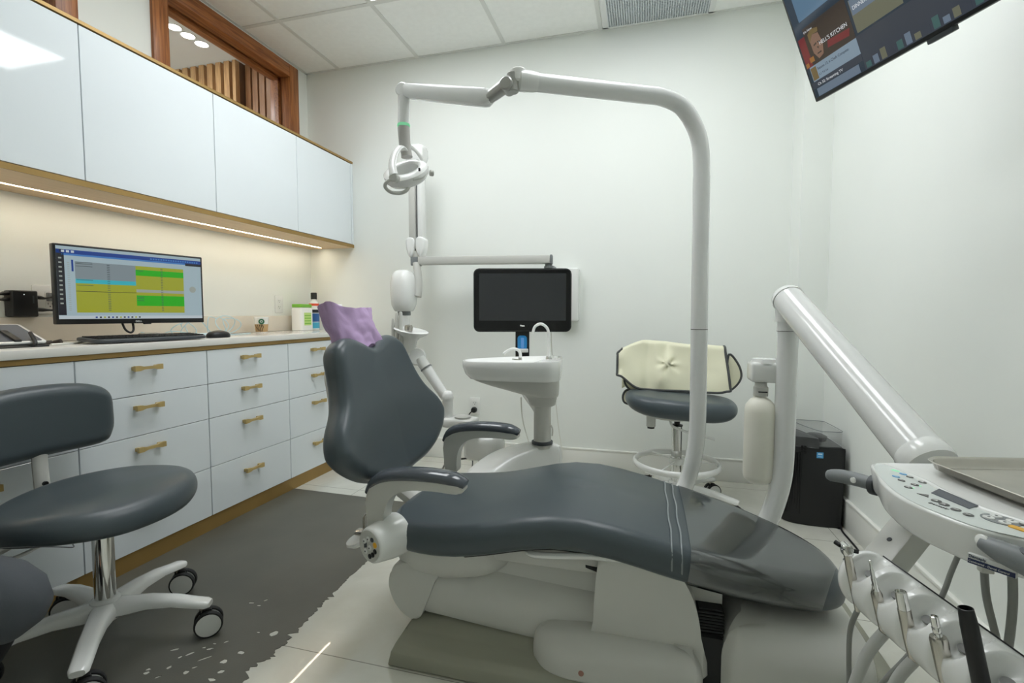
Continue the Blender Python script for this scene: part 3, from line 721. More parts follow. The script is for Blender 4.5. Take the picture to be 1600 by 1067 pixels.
bm = NB(); lathe(bm, [(.030, -.01), (.032, 0), (.034, .03), (.034, .05), (.026, .058), (0, .058)], axm(B[-1] - ax * .01, ax), 24); cyl(bm, B[-1] + ax * .045 + V(0, 0, -.012), B[-1] + ax * .045 + V(0, 0, .034), .030, 20, bev=.006)
put('elbow_joint', bm, PLASTW, dl, angle=35)
J = B[-1] + ax * .075 + V(0, 0, -.012); Rh = V((-0.524, 1.625, 1.742))
bm = NB(); tube(bm, [B[-1] + ax * .04 + V(0, 0, .01), J, Rh + (J - Rh) * .35, Rh], [.022, .024, .022, .02], seg=12, n=3); cyl(bm, J + V(-.005, -.03, -.010), J + V(-.005, .03, -.010), .022, 18, bev=.004); cyl(bm, J + V(.012, 0, -.032), J + V(.012, 0, .030), .020, 16, bev=.003)
put('knuckle', bm, mat('grey_joint_metal', rgb(172, 172, 168), rough=.3, metal=.3, var=.03), dl, angle=35)
Lh = V((-0.9, 1.737, 1.858))
bm = NB(); d = (Rh - Lh); n1 = V(0, 0, 1); sd = d.normalized().cross(n1).normalized(); up = sd.cross(d.normalized())
loops = []
for f, h, w in ((-.06, .016, .015), (-.03, .023, .019), (0.0, .026, .020), (.5, .029, .021), (.96, .030, .022), (1.0, .027, .021), (1.03, .017, .016)):
    loops.append([Lh + d * f + sd * x * w + up * z * h for x, z in ((1, .55), (.75, .9), (.4, 1), (-.4, 1), (-.75, .9), (-1, .55), (-1, -.55), (-.75, -.9), (-.4, -1), (.4, -1), (.75, -.9), (1, -.55))])
loft(bm, loops); put('spring_arm', bm, METALW, dl, angle=35)
sw = Lh + V(-.004, 0, 0)
bm = NB(); tube(bm, [sw + V(0, 0, .0), sw + V(0, 0, -.06), sw + V(-.002, 0, -.13)], .0225, seg=18, n=4); cyl(bm, sw + V(0, -.022, 0), sw + V(0, .026, 0), .026, 20, bev=.004); put('drop_tube', bm, METALW, dl, angle=45)
bm = NB(); lathe(bm, [(.0228, 0), (.0245, .002), (.0245, .009), (.0228, .011)], Matrix.Translation(sw + V(-.002, 0, -.135)), 20); put('status_ring', bm, emis('green_status_light', (.35, 1.0, .55, 1), .9), dl)
bm = NB(); tube(bm, [sw + V(-.002, 0, -.138), sw + V(.001, 0, -.19), sw + V(.008, 0, -.235), sw + V(.010, 0, -.25)], [.0235, .0225, .021, .022], seg=18, n=4); put('handle_grip', bm, mat('warm_grey_grip', rgb(178, 176, 172), rough=.4, var=.02), dl)
# head: tilted ring with yoke
RC = V((-0.891, 1.721, 1.549)); rn = V(.03, -.64, .77).normalized()
bm = NB()
lathe(bm, [(.050, .008), (.056, .014), (.074, .013), (.086, .004), (.084, -.018), (.072, -.034), (.052, -.036), (.046, -.02), (.050, .008)], axm(RC, rn), 44, sx=1.0, sy=1.08); put('lamp_head', bm, PLASTW, dl, angle=50)
yt = sw + V(.010, 0, -.25)
bm = NB(); tube(bm, [yt + V(0, 0, .015), (-0.907, 1.711, 1.636), (-0.912, 1.677, 1.604), (-0.906, 1.644, 1.554), (-0.888, 1.62, 1.505)], [.019, .017, .0155, .015, .018], seg=12, flat=.55)
tube(bm, [yt + V(0, 0, .006), (-0.888, 1.738, 1.648), (-0.873, 1.773, 1.641), (-0.857, 1.796, 1.612)], [.012, .008, .007, .007], seg=10, flat=.6); put('yoke', bm, PLASTW, dl)
bm = NB(); q_ = V((-0.891, 1.63, 1.5)); cyl(bm, q_ + V(0, .012, 0), q_ + V(.004, -.016, 0), .018, 18, bev=.004); put('pivot_knob', bm, PLAST, dl)
bm = NB(); cyl(bm, RC + V(.08, .04, .0), RC + V(.094, .05, .0), .012, 14, bev=.003); put('pivot_knob', bm, PLAST, dl)
bm = NB(); hc = RC + V(-.028, -.06, -.062)
tube(bm, [(-0.897, 1.622, 1.494), (-0.915, 1.617, 1.483), (-0.925, 1.624, 1.469), (-0.911, 1.637, 1.453), (-0.889, 1.664, 1.453), (-0.869, 1.68, 1.465), (-0.864, 1.693, 1.484)], .0068, seg=10)
tube(bm, [(-0.837, 1.671, 1.503), (-0.818, 1.697, 1.515), (-0.811, 1.732, 1.541), (-0.815, 1.753, 1.569)], .006, seg=10); put('grab_handle', bm, PLAST, dl)
bm = NB(); box(bm, (-.004, -.003, -.006), (.004, .003, .006), r=.001, M=frm(RC + V(.074, -.035, -.008), (.9, .42, 0), (-.42, .9, 0), (0, 0, 1))); put('vent_slot', bm, BLACK, dl, smooth=False)

# ================================================================= DELIVERY UNIT
du = thing('delivery_unit', 'white dental delivery console with keypad on a thick swing arm', 'delivery unit', (.45, 1.8, .25))
bm = NB()
tube(bm, [V(.27, 1.68, .14), V(.345, 1.75, .20), V(.405, 1.79, .265), V(.437, 1.8, .34), V(.457, 1.8, .43), V(.464, 1.8, .52), V(.465, 1.8, .70), V(.465, 1.8, .945)], .0325, seg=24); put('post', bm, METALW, du, angle=60)
bm = NB(); cyl(bm, (.465, 1.8, .945), (.465, 1.8, 1.03), .0335, 24); cyl(bm, (.465, 1.8, .9445), (.465, 1.8, .946), .0338, 24, mi=1); put('post_collar', bm, None, du, mats=[METALW, GAPM], angle=50)
At = V(.462, 1.8, 1.052); Ab = V((0.587, 1.199, 0.685)); ad = (Ab - At).normalized()
bm = NB(); lathe(bm, [(.047, 0), (.0475, .3), (.049, (Ab - At).length)], axm(At, ad), 36); put('swing_arm', bm, METALW, du, angle=60)
bm = NB(); lathe(bm, [(0, -.030), (.030, -.028), (.046, -.014), (.0495, 0), (.0495, .006), (.047, .007)], axm(At, ad), 36); cyl(bm, At + V(0, 0, -.075), At + V(0, 0, -.02), .037, 24); put('arm_cap', bm, PLASTW, du, angle=50)
bm = NB(); lathe(bm, [(.0485, -.016), (.0515, -.012), (.0525, .012), (.050, .024), (0, .026)], axm(Ab - ad * .02, ad), 36); put('arm_flange', bm, PLASTW, du, angle=50)
bm = NB(); cyl(bm, (Ab.x + .004, Ab.y - .012, .595), (Ab.x + .004, Ab.y - .012, Ab.z - .005), .040, 28, bev=.006); box(bm, (Ab.x - .03, Ab.y - .12, .60), (Ab.x + .04, Ab.y, .656), r=.01); put('arm_joint', bm, PLAST, du, angle=45)
# console body
ZC = .715
front = [(0.414, 1.017, 0.715), (0.398, 0.956, 0.715), (0.393, 0.899, 0.715), (0.399, 0.854, 0.715), (0.413, 0.819, 0.715), (0.43, 0.786, 0.715), (0.451, 0.768, 0.715), (0.474, 0.756, 0.715)]
fr = [(a[0], a[1]) for a in front] + [(.515, .715), (.57, .685)]
outl = closed2(fr[::-1] + [(.424, 1.062), (.452, 1.083), (.50, 1.092), (.60, 1.115), (.72, 1.14), (.80, 1.10), (.83, 1.0), (.82, .82), (.76, .70), (.68, .665)], 3)
bm = NB()
def cmap(a, b, n): return V(a + .010 * max(0, 1 - n / .05) ** 1.5, b, ZC - .058 + n)
pillow(bm, outl, .058, .0045, .014, cmap, seg=4, fs=(.97, .9, .6, .3))
con = put('console', bm, PLASTW, du, angle=40)
# control fascia: faint inset strip following the front edge
e1 = V(front[3][0], front[3][1], 0); e2 = V(front[6][0], front[6][1], 0); ea = (e2 - e1).normalized(); eb = V(-ea.y, ea.x, 0)
if eb.x < 0: eb = -eb
def FC(px, py): pass
MZ = lambda p, z=0.0: frm((p[0], p[1], ZC + .0003 + z), ea, eb, (0, 0, 1))
SIL = mat('silver_fascia', rgb(206, 212, 209), rough=.3, var=.01)
o1 = [(a[0] + .0035, a[1]) for a in front[1:]] + [(.49, .752)]
ins = [(p[0] + .005, p[1] - .001) for p in fr[1:9]]
inb = [(p[0] + .078, p[1] + .012) for p in fr[2:9]][::-1]
bm = NB(); prism(bm, closed2([(.422, 1.045)] + ins + inb + [(.452, 1.062)], 2), ZC + .0002, ZC + .0008); fa = put('fascia', bm, SIL, con, smooth=False)
bm = NB(); tube(bm, [(.452, 1.066, ZC), (.474, .985, ZC), (.478, .93, ZC), (.492, .86, ZC), (.535, .79, ZC)], .0035, seg=8, flat=.5); put('ridge', bm, PLASTW, con)
LCD = mat('dark_blue_display', rgb(40, 48, 66), rough=.12, var=.0)
q = [(0.449, 0.911, 0.716), (0.472, 0.936, 0.716), (0.489, 0.869, 0.716), (0.467, 0.85, 0.716)]
bm = NB(); prism(bm, [(a[0], a[1]) for a in q], ZC + .0009, ZC + .0016); put('display', bm, LCD, con, smooth=False)
BTNG = mat('grey_keypad_button', rgb(92, 92, 90), rough=.4, var=.03); BTNB = mat('blue_keypad_button', rgb(110, 170, 215), rough=.4, var=.02)
def btn(p, r, m, mark=None, sq=1.0, h=.0012):
    bm = NB(); lathe(bm, [(0, 0), (r, 0), (r, h * .6), (r * .88, h), (0, h)], MZ(p, .0006), 20, sy=sq)
    b = put('button', bm, m, con)
    if mark:
        bm = NB(); prism(bm, mark, h, h + .0002, MZ(p, .0006)); l = put('button_mark', bm, PLASTW if m not in (PLASTW,) else DARKG, b, smooth=False)
tri = [(-.003, -.0025), (.003, -.0025), (0, .003)]; dash = [(-.003, -.0008), (.003, -.0008), (.003, .0008), (-.003, .0008)]
for p in ((0.434, 0.988, 0.716), (0.453, 1.007, 0.716)): btn(p, .0062, BTNB, dash, .75)
for p in ((0.433, 0.967, 0.716), (0.456, 0.991, 0.716)): btn(p, .0058, BTNG, dash, .7)
for p in ((0.427, 0.931, 0.716), (0.444, 0.948, 0.716), (0.463, 0.966, 0.716)): btn(p, .0062, BTNG, tri, .8)
for p in ((0.438, 0.874, 0.716), (0.441, 0.86, 0.716)): btn(p, .0066, BTNG, tri)
for p in ((0.446, 0.841, 0.716), (0.452, 0.824, 0.716)): btn(p, .0062, BTNG, dash)
p = (0.433, 0.897, 0.716); bm = NB(); prism(bm, [(-.008, -.004), (.009, -.004), (.002, .007)], 0, .0009, MZ(p, .0006)); put('button', bm, BTNG, con, smooth=False)
p = (0.484, 0.815, 0.716); bm = NB(); lathe(bm, [(0, 0), (.021, 0), (.021, .0008), (0, .0008)], MZ(p, .0006), 30, sy=.9); pad = put('keypad_disc', bm, MIDG, con)
for x, y in ((-.009, -.0075), (.009, -.0075), (-.009, .0075), (.009, .0075)):
    bm = NB(); lathe(bm, [(0, 0), (.0072, 0), (.0066, .0012), (0, .0013)], MZ(p, .0014) @ Matrix.Translation((x, y, 0)), 18, sy=.85); lathe(bm, [(0, .0014), (.0018, .0014), (.0018, .0016), (0, .0016)], MZ(p, .0014) @ Matrix.Translation((x, y, 0)), 8, mi=1); put('button', bm, None, pad, mats=[PLASTW, DARKG])
p = (0.488, 0.787, 0.716); bm = NB(); prism(bm, rrect(.02, .011, .003), 0, .0012, MZ(p, .0006)); put('button', bm, MATS['amber_button'], con, smooth=False)
p = (0.502, 0.803, 0.716); btn(p, .004, BTNG)
for p in ((0.449, 1.025, 0.716),):
    bm = NB(); prism(bm, rrect(.012, .006, .001), 0, .0008, MZ(p, .0008)); put('status_light', bm, emis('green_status_light2', (.45, 1.0, .6, 1), 1.4), con, smooth=False)
for p in ((0.433, 0.929, 0.716), (0.449, 0.943, 0.716)):
    bm = NB(); prism(bm, rrect(.004, .002, .0005), 0, .0008, MZ(p, .0008)); put('status_light', bm, MATS['green_status_light2'], con, smooth=False)
# small print under the display
text_obj('fascia_print', 'Dentsply', .0075, MZ((0.421, 0.862, 0.716), .0007) @ Matrix.Rotation(0, 4, 'Z'), BTNG, con)
# seam and sticker on the front face
S1 = V((0.429, 0.772, 0.672)); S2 = V((0.453, 0.747, 0.67))
sd = (S2 - S1); sd.z = 0; sd.normalize(); sn = V(-abs(sd.y), -abs(sd.x) * (1 if sd.x * sd.y < 0 else -1), 0).normalized()
SM = frm(S1 + sn * .004, sd, (0, 0, 1), sn) @ Matrix.Diagonal((.66, .66, 1, 1))
bm = NB(); box(bm, (-.004, -.004, -.006), (.068, .0165, .0), r=.0008, seg=1, M=SM); st = put('name_plate', bm, mat('pale_sticker', rgb(214, 216, 214), rough=.4, var=.01), con, smooth=False)
NAVY = mat('navy_print', rgb(36, 48, 84), rough=.4, var=.02)
text_obj('plate_text', 'Dentsply', .0078, SM @ Matrix.Translation((-.002, .0095, .0004)), NAVY, st, sx=.95)
rects('plate_band', SM, [([(-.003, -.003), (.067, .007)], NAVY, 1)], st)
text_obj('plate_text', 'Continental - Dental Control', .0058, SM @ Matrix.Translation((-.0015, .0, .0009)), PLASTW, st, ext=.0002, sx=.88)
# grey side handle
hb = V(.440, 1.068, .672); ht = V((0.387, 1.144, 0.663)); hd = (ht - hb).normalized()
bm = NB(); tube(bm, [hb, hb + (ht - hb) * .35 + V(0, 0, .003), hb + (ht - hb) * .75 + V(0, 0, .003), ht], [.0125, .0135, .0140, .0125], seg=16); lathe(bm, [(.0125, 0), (.010, .007), (0, .010)], axm(ht, hd), 16)
h = put('side_handle', bm, MIDG, du, angle=60)
bm = NB(); lathe(bm, [(.012, -.006), (.019, -.004), (.019, .006), (.013, .010)], axm(hb + hd * .004, hd), 20); put('handle_collar', bm, DARKG, h)
bm = NB(); u = hd.cross(V(0, 0, 1)).normalized(); u = u if u.y < 0 else -u; lathe(bm, [(0, 0), (.0058, 0), (.0055, .003), (.003, .004), (0, .004)], axm(hb + hd * .038 + u * .012 + V(0, 0, .004), u), 14); put('handle_button', bm, PLASTW, h)
# brake lever on the console front
L0 = V((0.445, 0.763, 0.703)) ; L1 = L0 + V(.030, -.050, -.012); L2 = L0 + V(.085, -.115, -.045)
bm = NB()
tube(bm, [L0 + V(-.010, .0, 0), L0 + V(.002, -.018, -.004), L1, L2], [.010, .0155, .020, .020], seg=16, flat=.9)
lv = put('brake_lever', bm, MIDG, du, angle=60)
bm = NB(); lathe(bm, [(0, 0), (.0075, 0), (.0075, .004), (.006, .005), (0, .005)], axm(L0 + V(-.011, -.004, .003), (-.85, -.3, .35)), 16); put('lever_button', bm, PLASTW, lv)
bm = NB(); lathe(bm, [(0, 0), (.020, 0), (.018, .004), (0, .006)], axm(L1 + V(-.004, -.004, .018), (-.3, -.2, .9)), 20, sx=1.5, sy=.6); put('lever_pad', bm, DARKG, lv)
# bracket down to the tool rack
b0 = V((0.521, 1.084, 0.615)); b1 = V((0.432, 1.024, 0.533))
bm = NB(); d = (b1 - b0).normalized(); s = V(.55, -.75, .3); s = (s - d * s.dot(d)).normalized(); w = d.cross(s)
box(bm, (-.030, -.020, 0), (.030, .020, (b1 - b0).length), r=.004, M=frm(b0, s, w, d)); put('rack_bracket', bm, PLAST, du, angle=35)
bm = NB(); nn = w if w.dot(V(-.45, -.85, .2)) > 0 else -w; lathe(bm, [(0, 0), (.0045, 0), (.0045, .001), (0, .001)], axm(b0 + d * .085 + nn * .0203, nn), 12); put('bracket_screw', bm, DARKG, du)
# tool rack: a fat bar, pinched in front where each tool leans, with an oval pocket behind every tool
R0 = V(.384, .955, .538); R1 = V(.458, .705, .522); rd = (R1 - R0).normalized(); rl = (R1 - R0).length
rs = V(-rd.y, rd.x, 0).normalized(); rs = rs if rs.x < 0 else -rs      # towards the chair
ru = rs.cross(rd); ru = ru if ru.z > 0 else -ru
TS = [.012 + (rl - .035) * i / 4 for i in range(5)]
bm = NB(); loops = []; n_ = 150
for q in range(n_ + 1):
    s_ = -.036 + (rl + .080) * q / n_
    end = math.sqrt(max(0.0, 1 - max(0, -s_ / .036) ** 2)); e2_ = math.sqrt(max(0.0, 1 - max(0, (s_ - rl - .008) / .036) ** 2))
    r_ = .051 * max(.04, min(end, e2_)); L = []
    for k in range(56):
        an = 2 * PI * k / 56; f = math.cos(an); ad_ = math.degrees(an)          # 0 deg = towards the chair, 90 = up
        pin = sum(math.exp(-((s_ - t_) / .0085) ** 2) for t_ in TS)
        rr = r_ * (1 - .17 * min(1, pin) * max(0, f + .2) / 1.2)
        for t_ in TS:
            d2 = ((s_ - t_ - .009) / .0225) ** 2 + ((ad_ - 62) / 46) ** 2
            if d2 < 1: rr -= .024 * (1 - d2 ** 2) ** .8
        L.append(R0 + rd * s_ + rs * (rr * math.cos(an) * .9) + ru * (rr * math.sin(an)))
    loops.append(L)
loft(bm, loops); rack = put('tool_rack', bm, PLASTW, du, angle=80)
bm = NB(); tube(bm, [R0 + rd * .0 - rs * .024 + ru * .0448, R0 + rd * (rl * .5) - rs * .024 + ru * .0448, R0 + rd * (rl + .005) - rs * .024 + ru * .0448], .0012, seg=6); put('rack_seam', bm, BLACK, rack)
ta = (V(0, 0, 1) + rs * .16 + rd * -.12).normalized()          # tool axis, nearly upright
cups = []
CUPG = mat('rack_cup_inside', rgb(120, 120, 118), rough=.45, var=.02)
for i in range(5):
    c = R0 + rd * TS[i] + rs * .036 + ru * .010; cups.append(c)
    pc_ = R0 + rd * (TS[i] + .008) + (ru * .88 + rs * .47) * .0275
    bm = NB(); lathe(bm, [(.007, -.003), (.007, .001), (.005, .0005), (0, -.002)], axm(pc_, ru * .88 + rs * .47, rd), 24, sy=1.25); put('tool_pocket', bm, CUPG, rack)
def tool(i, name, label, build, hose_m, hose_pts, hr):
    c = cups[i]; t = thing(name, label, 'dental tool', tuple(c)); M = axm(c, ta) @ Matrix.Diagonal((.82, .82, .92, 1))
    build(t, M)
    bm = NB(); tube(bm, [c + ta * -.050] + [V(p) for p in hose_pts], hr, seg=10, n=8); h = put('hose', bm, hose_m, t, angle=70)
    return t
def b_syr(t, M):
    bm = NB(); lathe(bm, [(0, -.06), (.0065, -.058), (.008, -.02), (.0085, .02), (.0075, .046), (0, .047)], M, 18); put('body', bm, STEEL, t)
    bm = NB(); box(bm, (-.012, -.010, .044), (.012, .010, .066), r=.006, seg=3, M=M); cyl(bm, M @ V(-.014, 0, .058), M @ V(.014, 0, .058), .008, 16, bev=.002); put('head', bm, CHROME, t)
    bm = NB(); cyl(bm, M @ V(0, .011, .052), M @ V(0, .020, .050), .0035, 12); cyl(bm, M @ V(-.010, -.008, .060), M @ V(-.018, -.014, .064), .004, 12); put('nozzle', bm, BLACK, t)
def b_scaler(t, M):
    bm = NB(); lathe(bm, [(0, -.06), (.0075, -.058), (.0095, -.01), (.0100, .012), (.0075, .018), (0, .018)], M, 18); put('body', bm, STEEL, t)
    bm = NB(); lathe(bm, [(.0075, .017), (.0055, .024), (.0058, .027), (.0045, .030), (.0048, .040), (.0036, .042), (.0038, .052), (.0026, .054), (.0024, .070), (0, .071)], M, 14); put('threaded_tip', bm, CHROME, t)
def b_hand(t, M):
    bm = NB(); lathe(bm, [(0, -.06), (.0085, -.058), (.0105, -.02), (.0105, .026), (0, .026)], M, 20); put('body', bm, STEEL, t)
    bm = NB(); lathe(bm, [(.0098, .025), (.0092, .054), (.0082, .0548), (.0082, .05), (0, .049)], M, 20); put('socket', bm, CHROME, t)
def b_motor(t, M):
    bm = NB(); lathe(bm, [(0, -.06), (.0100, -.058), (.0125, -.02), (.0130, .022), (.0115, .026), (0, .026)], M, 20); put('body', bm, STEEL, t)
    bm = NB(); lathe(bm, [(.0065, .025), (.0065, .031), (.0058, .032), (.0065, .034), (.0065, .040), (.0056, .041), (.0062, .043), (.0060, .056), (.0045, .0565), (.0045, .052), (0, .052)], M, 16); put('coupling', bm, CHROME, t)
def b_evac(t, M):
    bm = NB(); lathe(bm, [(.009, -.01), (.0118, .0), (.0115, .085), (.0098, .108), (.0085, .1085), (.0080, .09), (0, .088)], M, 20); put('body', bm, BLACK, t)
    bm = NB(); lathe(bm, [(0, -.07), (.0075, -.068), (.0085, -.03), (.0098, -.009), (0, -.009)], M, 16); put('blue_sleeve', bm, BLUE, t)
def down(i, *offs): return [cups[i] + V(o) for o in offs]
tool(0, 'water_syringe', 'chrome-headed air and water syringe at the far end of the tool rack', b_syr, HOSE, down(0, (.004, .012, -.10), (.016, .04, -.20), (.035, .075, -.32), (.06, .06, -.44), (.13, .05, -.46), (.20, .08, -.36)), .0042)
tool(1, 'ultrasonic_scaler', 'slim handpiece with a threaded tip, second in the tool rack', b_scaler, HOSEL, down(1, (-.012, .004, -.10), (-.035, .008, -.20), (-.055, .015, -.34), (-.02, .03, -.45), (.06, .07, -.45), (.15, .12, -.34)), .0085)
tool(2, 'air_handpiece', 'steel handpiece with an open chrome socket, middle of the tool rack', b_hand, HOSEL, down(2, (-.012, .003, -.10), (-.03, .0, -.20), (-.05, .01, -.33), (-.01, .03, -.44), (.07, .06, -.44), (.15, .14, -.33)), .0082)
tool(3, 'motor_handpiece', 'thick steel motor handpiece with a ribbed coupling beside the black suction tube', b_motor, HOSEL, down(3, (-.004, .0, -.10), (-.012, -.01, -.19), (-.02, -.01, -.32), (.02, .02, -.43), (.09, .06, -.43), (.16, .15, -.33)), .0085)
tool(4, 'suction_tube', 'black suction tube with a blue sleeve at the near end of the rack', b_evac, HOSEL, down(4, (.0, -.006, -.12), (.0, -.01, -.22), (.02, .02, -.36), (.08, .05, -.42), (.14, .12, -.34)), .0075)
# hoses hanging under the console
for k, (pts, r) in enumerate([([(0.625, 1.159, 0.522), (0.608, 1.152, 0.479), (0.589, 1.143, 0.428), (0.551, 1.147, 0.317), (0.505, 1.151, 0.236), (0.482, 1.162, 0.179), (.40, 1.12, .06), (.42, 1.26, .05)], .0048),
                              ([(0.617, 1.074, 0.537), (0.622, 1.072, 0.48), (0.635, 1.073, 0.427), (0.653, 1.085, 0.379), (0.686, 1.11, 0.291), (.66, 1.02, .16), (.66, 1.20, .04), (.56, 1.36, .03)], .0062),
                              ([(0.639, 1.039, 0.54), (0.64, 1.036, 0.492), (0.644, 1.044, 0.435), (0.646, 1.052, 0.376), (0.658, 1.071, 0.29), (.62, .96, .2), (.62, 1.2, .03), (.56, 1.4, .03)], .0068)]):
    bm = NB(); tube(bm, pts, r, seg=10, n=6); o = put('supply_hose', bm, HOSE, du, angle=70)
c0 = V((0.617, 1.069, 0.534))
bm = NB(); box(bm, (c0.x - .010, c0.y - .008, c0.z - .008), (c0.x + .010, c0.y + .008, c0.z + .012), r=.002); put('hose_clamp', bm, PLAST, du, angle=30)
# bottle holder on the post + bottle
bh = V((0.406, 1.843, 0.808))
bm = NB(); box(bm, (-.048, -.045, -.040), (.05, .045, .030), r=.012, seg=3, M=Matrix.Translation(bh)); lathe(bm, [(.046, .025), (.04, .040), (0, .043)], Matrix.Translation(bh) , 24); box(bm, (.02, -.02, -.03), (.066, .05, .02), r=.008, M=Matrix.Translation(bh)); put('bottle_holder', bm, PLASTW, du, angle=40)
bt = V((0.393, 1.824, 0.56))
t = thing('water_bottle', 'translucent white water bottle hanging under the holder on the post', 'bottle', (bt.x, bt.y, .40))
BOTM = mat('translucent_white_bottle', rgb(232, 230, 218), rough=.3, var=.01)
zb = .415; zt2 = bh.z - .045
bm = NB(); lathe(bm, [(0, 0), (.030, .002), (.046, .014), (.0495, .03), (.0495, zt2 - zb - .095), (.047, zt2 - zb - .075), (.032, zt2 - zb - .055), (.019, zt2 - zb - .045), (.018, zt2 - zb - .03), (0, zt2 - zb - .03)], Matrix.Translation((bt.x, bt.y, zb)), 36); put('body', bm, BOTM, t, angle=50)
bm = NB(); lathe(bm, [(.0235, zt2 - .042), (.0235, zt2 - .012), (.021, zt2 - .010), (.019, zt2 - .004), (.019, zt2 + .004)], Matrix.Translation((bt.x, bt.y, 0)), 28); put('cap', bm, PLAST, t, angle=40)
bm = NB(); box(bm, (bt.x - .012, bt.y - .026, zt2 - .028), (bt.x + .016, bt.y - .022, zt2 - .024)); put('cap_slot', bm, BLACK, t, smooth=False)
# steel tray resting on the console
TM = frm((.503, 1.052, ZC + .004), V(.205, -.979, 0), V(.979, .205, 0), (0, 0, -1))
bm = NB(); W, D_ = .30, .235
lo = []
for (ins, z) in ((.006, .0), (.004, -.002), (-.010, .0165), (-.0155, .0175), (-.0165, .0165), (-.0115, .015), (.002, .000)): pass
def ring(ins, z): return [(TM @ V(x, y, 0)) + V(0, 0, z) for x, y in rrect(W - 2 * ins, D_ - 2 * ins, max(.004, .034 - ins), 6, W / 2, D_ / 2)]
loft(bm, [ring(.012, .0015), ring(.004, .0055), ring(.0, .0165), ring(-.006, .0190), ring(-.007, .0178), ring(-.0015, .0150), ring(.0025, .0045), ring(.011, 0.0)], cap=True)
bm.normal_update()
o = put('instrument_tray', bm, STEEL, angle=45); tag(o, 'shallow stainless steel instrument tray lying on the delivery console', 'tray')

# ================================================================= CUSPIDOR
cu = thing('spittoon_unit', 'white rinse basin unit on a grey column beside the treatment chair', 'basin unit', (-.46, 2.19, .1))
bm = NB()
SP = [(-.66, 1.74, .15), (-.71, 1.87, .215), (-.705, 2.0, .285), (-.64, 2.10, .338), (-.56, 2.165, .370), (-.48, 2.21, .385), (-.405, 2.235, .382)]
P = smoothpath([V(p) for p in SP], 5); loops = []
for i, p in enumerate(P):
    u = i / (len(P) - 1); w = .060 + .018 * math.sin(u * PI); tz = V(.90, -.36, 0).normalized(); h = .085 + .04 * u
    if u > .94: w *= .8
    loops.append([p + tz * (a * w) + V(0, 0, b) for a, b in ((-1, -.9 * h), (-1, -.02), (-.85, 0), (-.5, .008), (0, .011), (.5, .008), (.85, 0), (1, -.02), (1, -.9 * h))])
loft(bm, loops); put('support_arm', bm, PLASTW, cu, angle=40)
bm = NB(); loops = []
for i, p in enumerate(P[12:]):
    tz = V(.90, -.36, 0).normalized(); loops.append([V(p.x, p.y, 0) + tz * (a * .060) + V(0, 0, z) for a, z in ((-1, .0), (-1, p.z - .10), (1, p.z - .10), (1, .0))])
loft(bm, loops); put('foot_block', bm, BASEG, cu, angle=40)
CX, CY = -.452, 2.205
bm = NB(); cyl(bm, (CX, CY, .375), (CX, CY, .60), .0405, 28); put('column', bm, PLAST, cu)
bm = NB(); lathe(bm, [(.041, .392), (.049, .394), (.050, .406), (.042, .410)], Matrix.Translation((CX, CY, 0)), 28); put('column_ring', bm, DARKG, cu)
bm = NB(); tube(bm, [(CX + .042, CY - .005, .485), (CX + .050, CY - .005, .465), (CX + .048, CY - .005, .435)], .006, seg=8, flat=.6); put('column_lever', bm, PLAST, cu)
# lower housing and bowl: lofted teardrop sections, wide end over the column, round end to the left
bd = V(-.965, -.22, 0).normalized(); bs = V(bd.y, -bd.x, 0)
def tear(L0, L1, W, z, n=40, sh=0.0, tilt=0.0):
    out = []
    for k in range(n):
        a = 2 * PI * k / n; c, s = math.cos(a), math.sin(a)
        x = (L1 if c > 0 else L0) * math.copysign(abs(c) ** .85, c) + sh; y = W * math.copysign(abs(s) ** .85, s) * (1 if c < 0 else (1 - .18 * c))
        p = V(CX, CY, z) + bd * x + bs * y; p.z += tilt * x; out.append(p)
    return out
bm = NB()
loft(bm, [tear(.050, .050, .050, .575), tear(.060, .060, .058, .580), tear(.066, .070, .066, .606), tear(.068, .085, .070, .622, tilt=.05), tear(.073, .262, .108, .634, tilt=.16), tear(.076, .306, .122, .646, tilt=.145), tear(.078, .322, .128, .672, tilt=.075), tear(.079, .328, .130, .700)])
put('lower_housing', bm, PLAST, cu, angle=50)
bm = NB()
loft(bm, [tear(.080, .322, .128, .700), tear(.084, .338, .138, .702), tear(.088, .362, .150, .726), tear(.090, .374, .157, .758), tear(.091, .376, .160, .788, tilt=-.02), tear(.088, .372, .157, .7935, tilt=-.02), tear(.082, .364, .150, .792, tilt=-.02), tear(-.06, .345, .125, .768, tilt=-.02), tear(-.10, .30, .085, .742), tear(-.15, .24, .03, .735)])
bowl = put('basin', bm, CERAM, cu, angle=55)
bm = NB(); tube(bm, [V(CX, CY, .725) + bd * .20 - bs * -.0 + bs * .148, V(CX, CY, .748) + bd * .10 + bs * .156, V(CX, CY, .765) + bd * -.02 + bs * .150, V(CX, CY, .772) + bd * -.085 + bs * .07], .004, seg=8, flat=.5)
bmesh.ops.translate(bm, verts=bm.verts, vec=(0, 0, 0)); put('basin_ridge', bm, PLAST, cu)
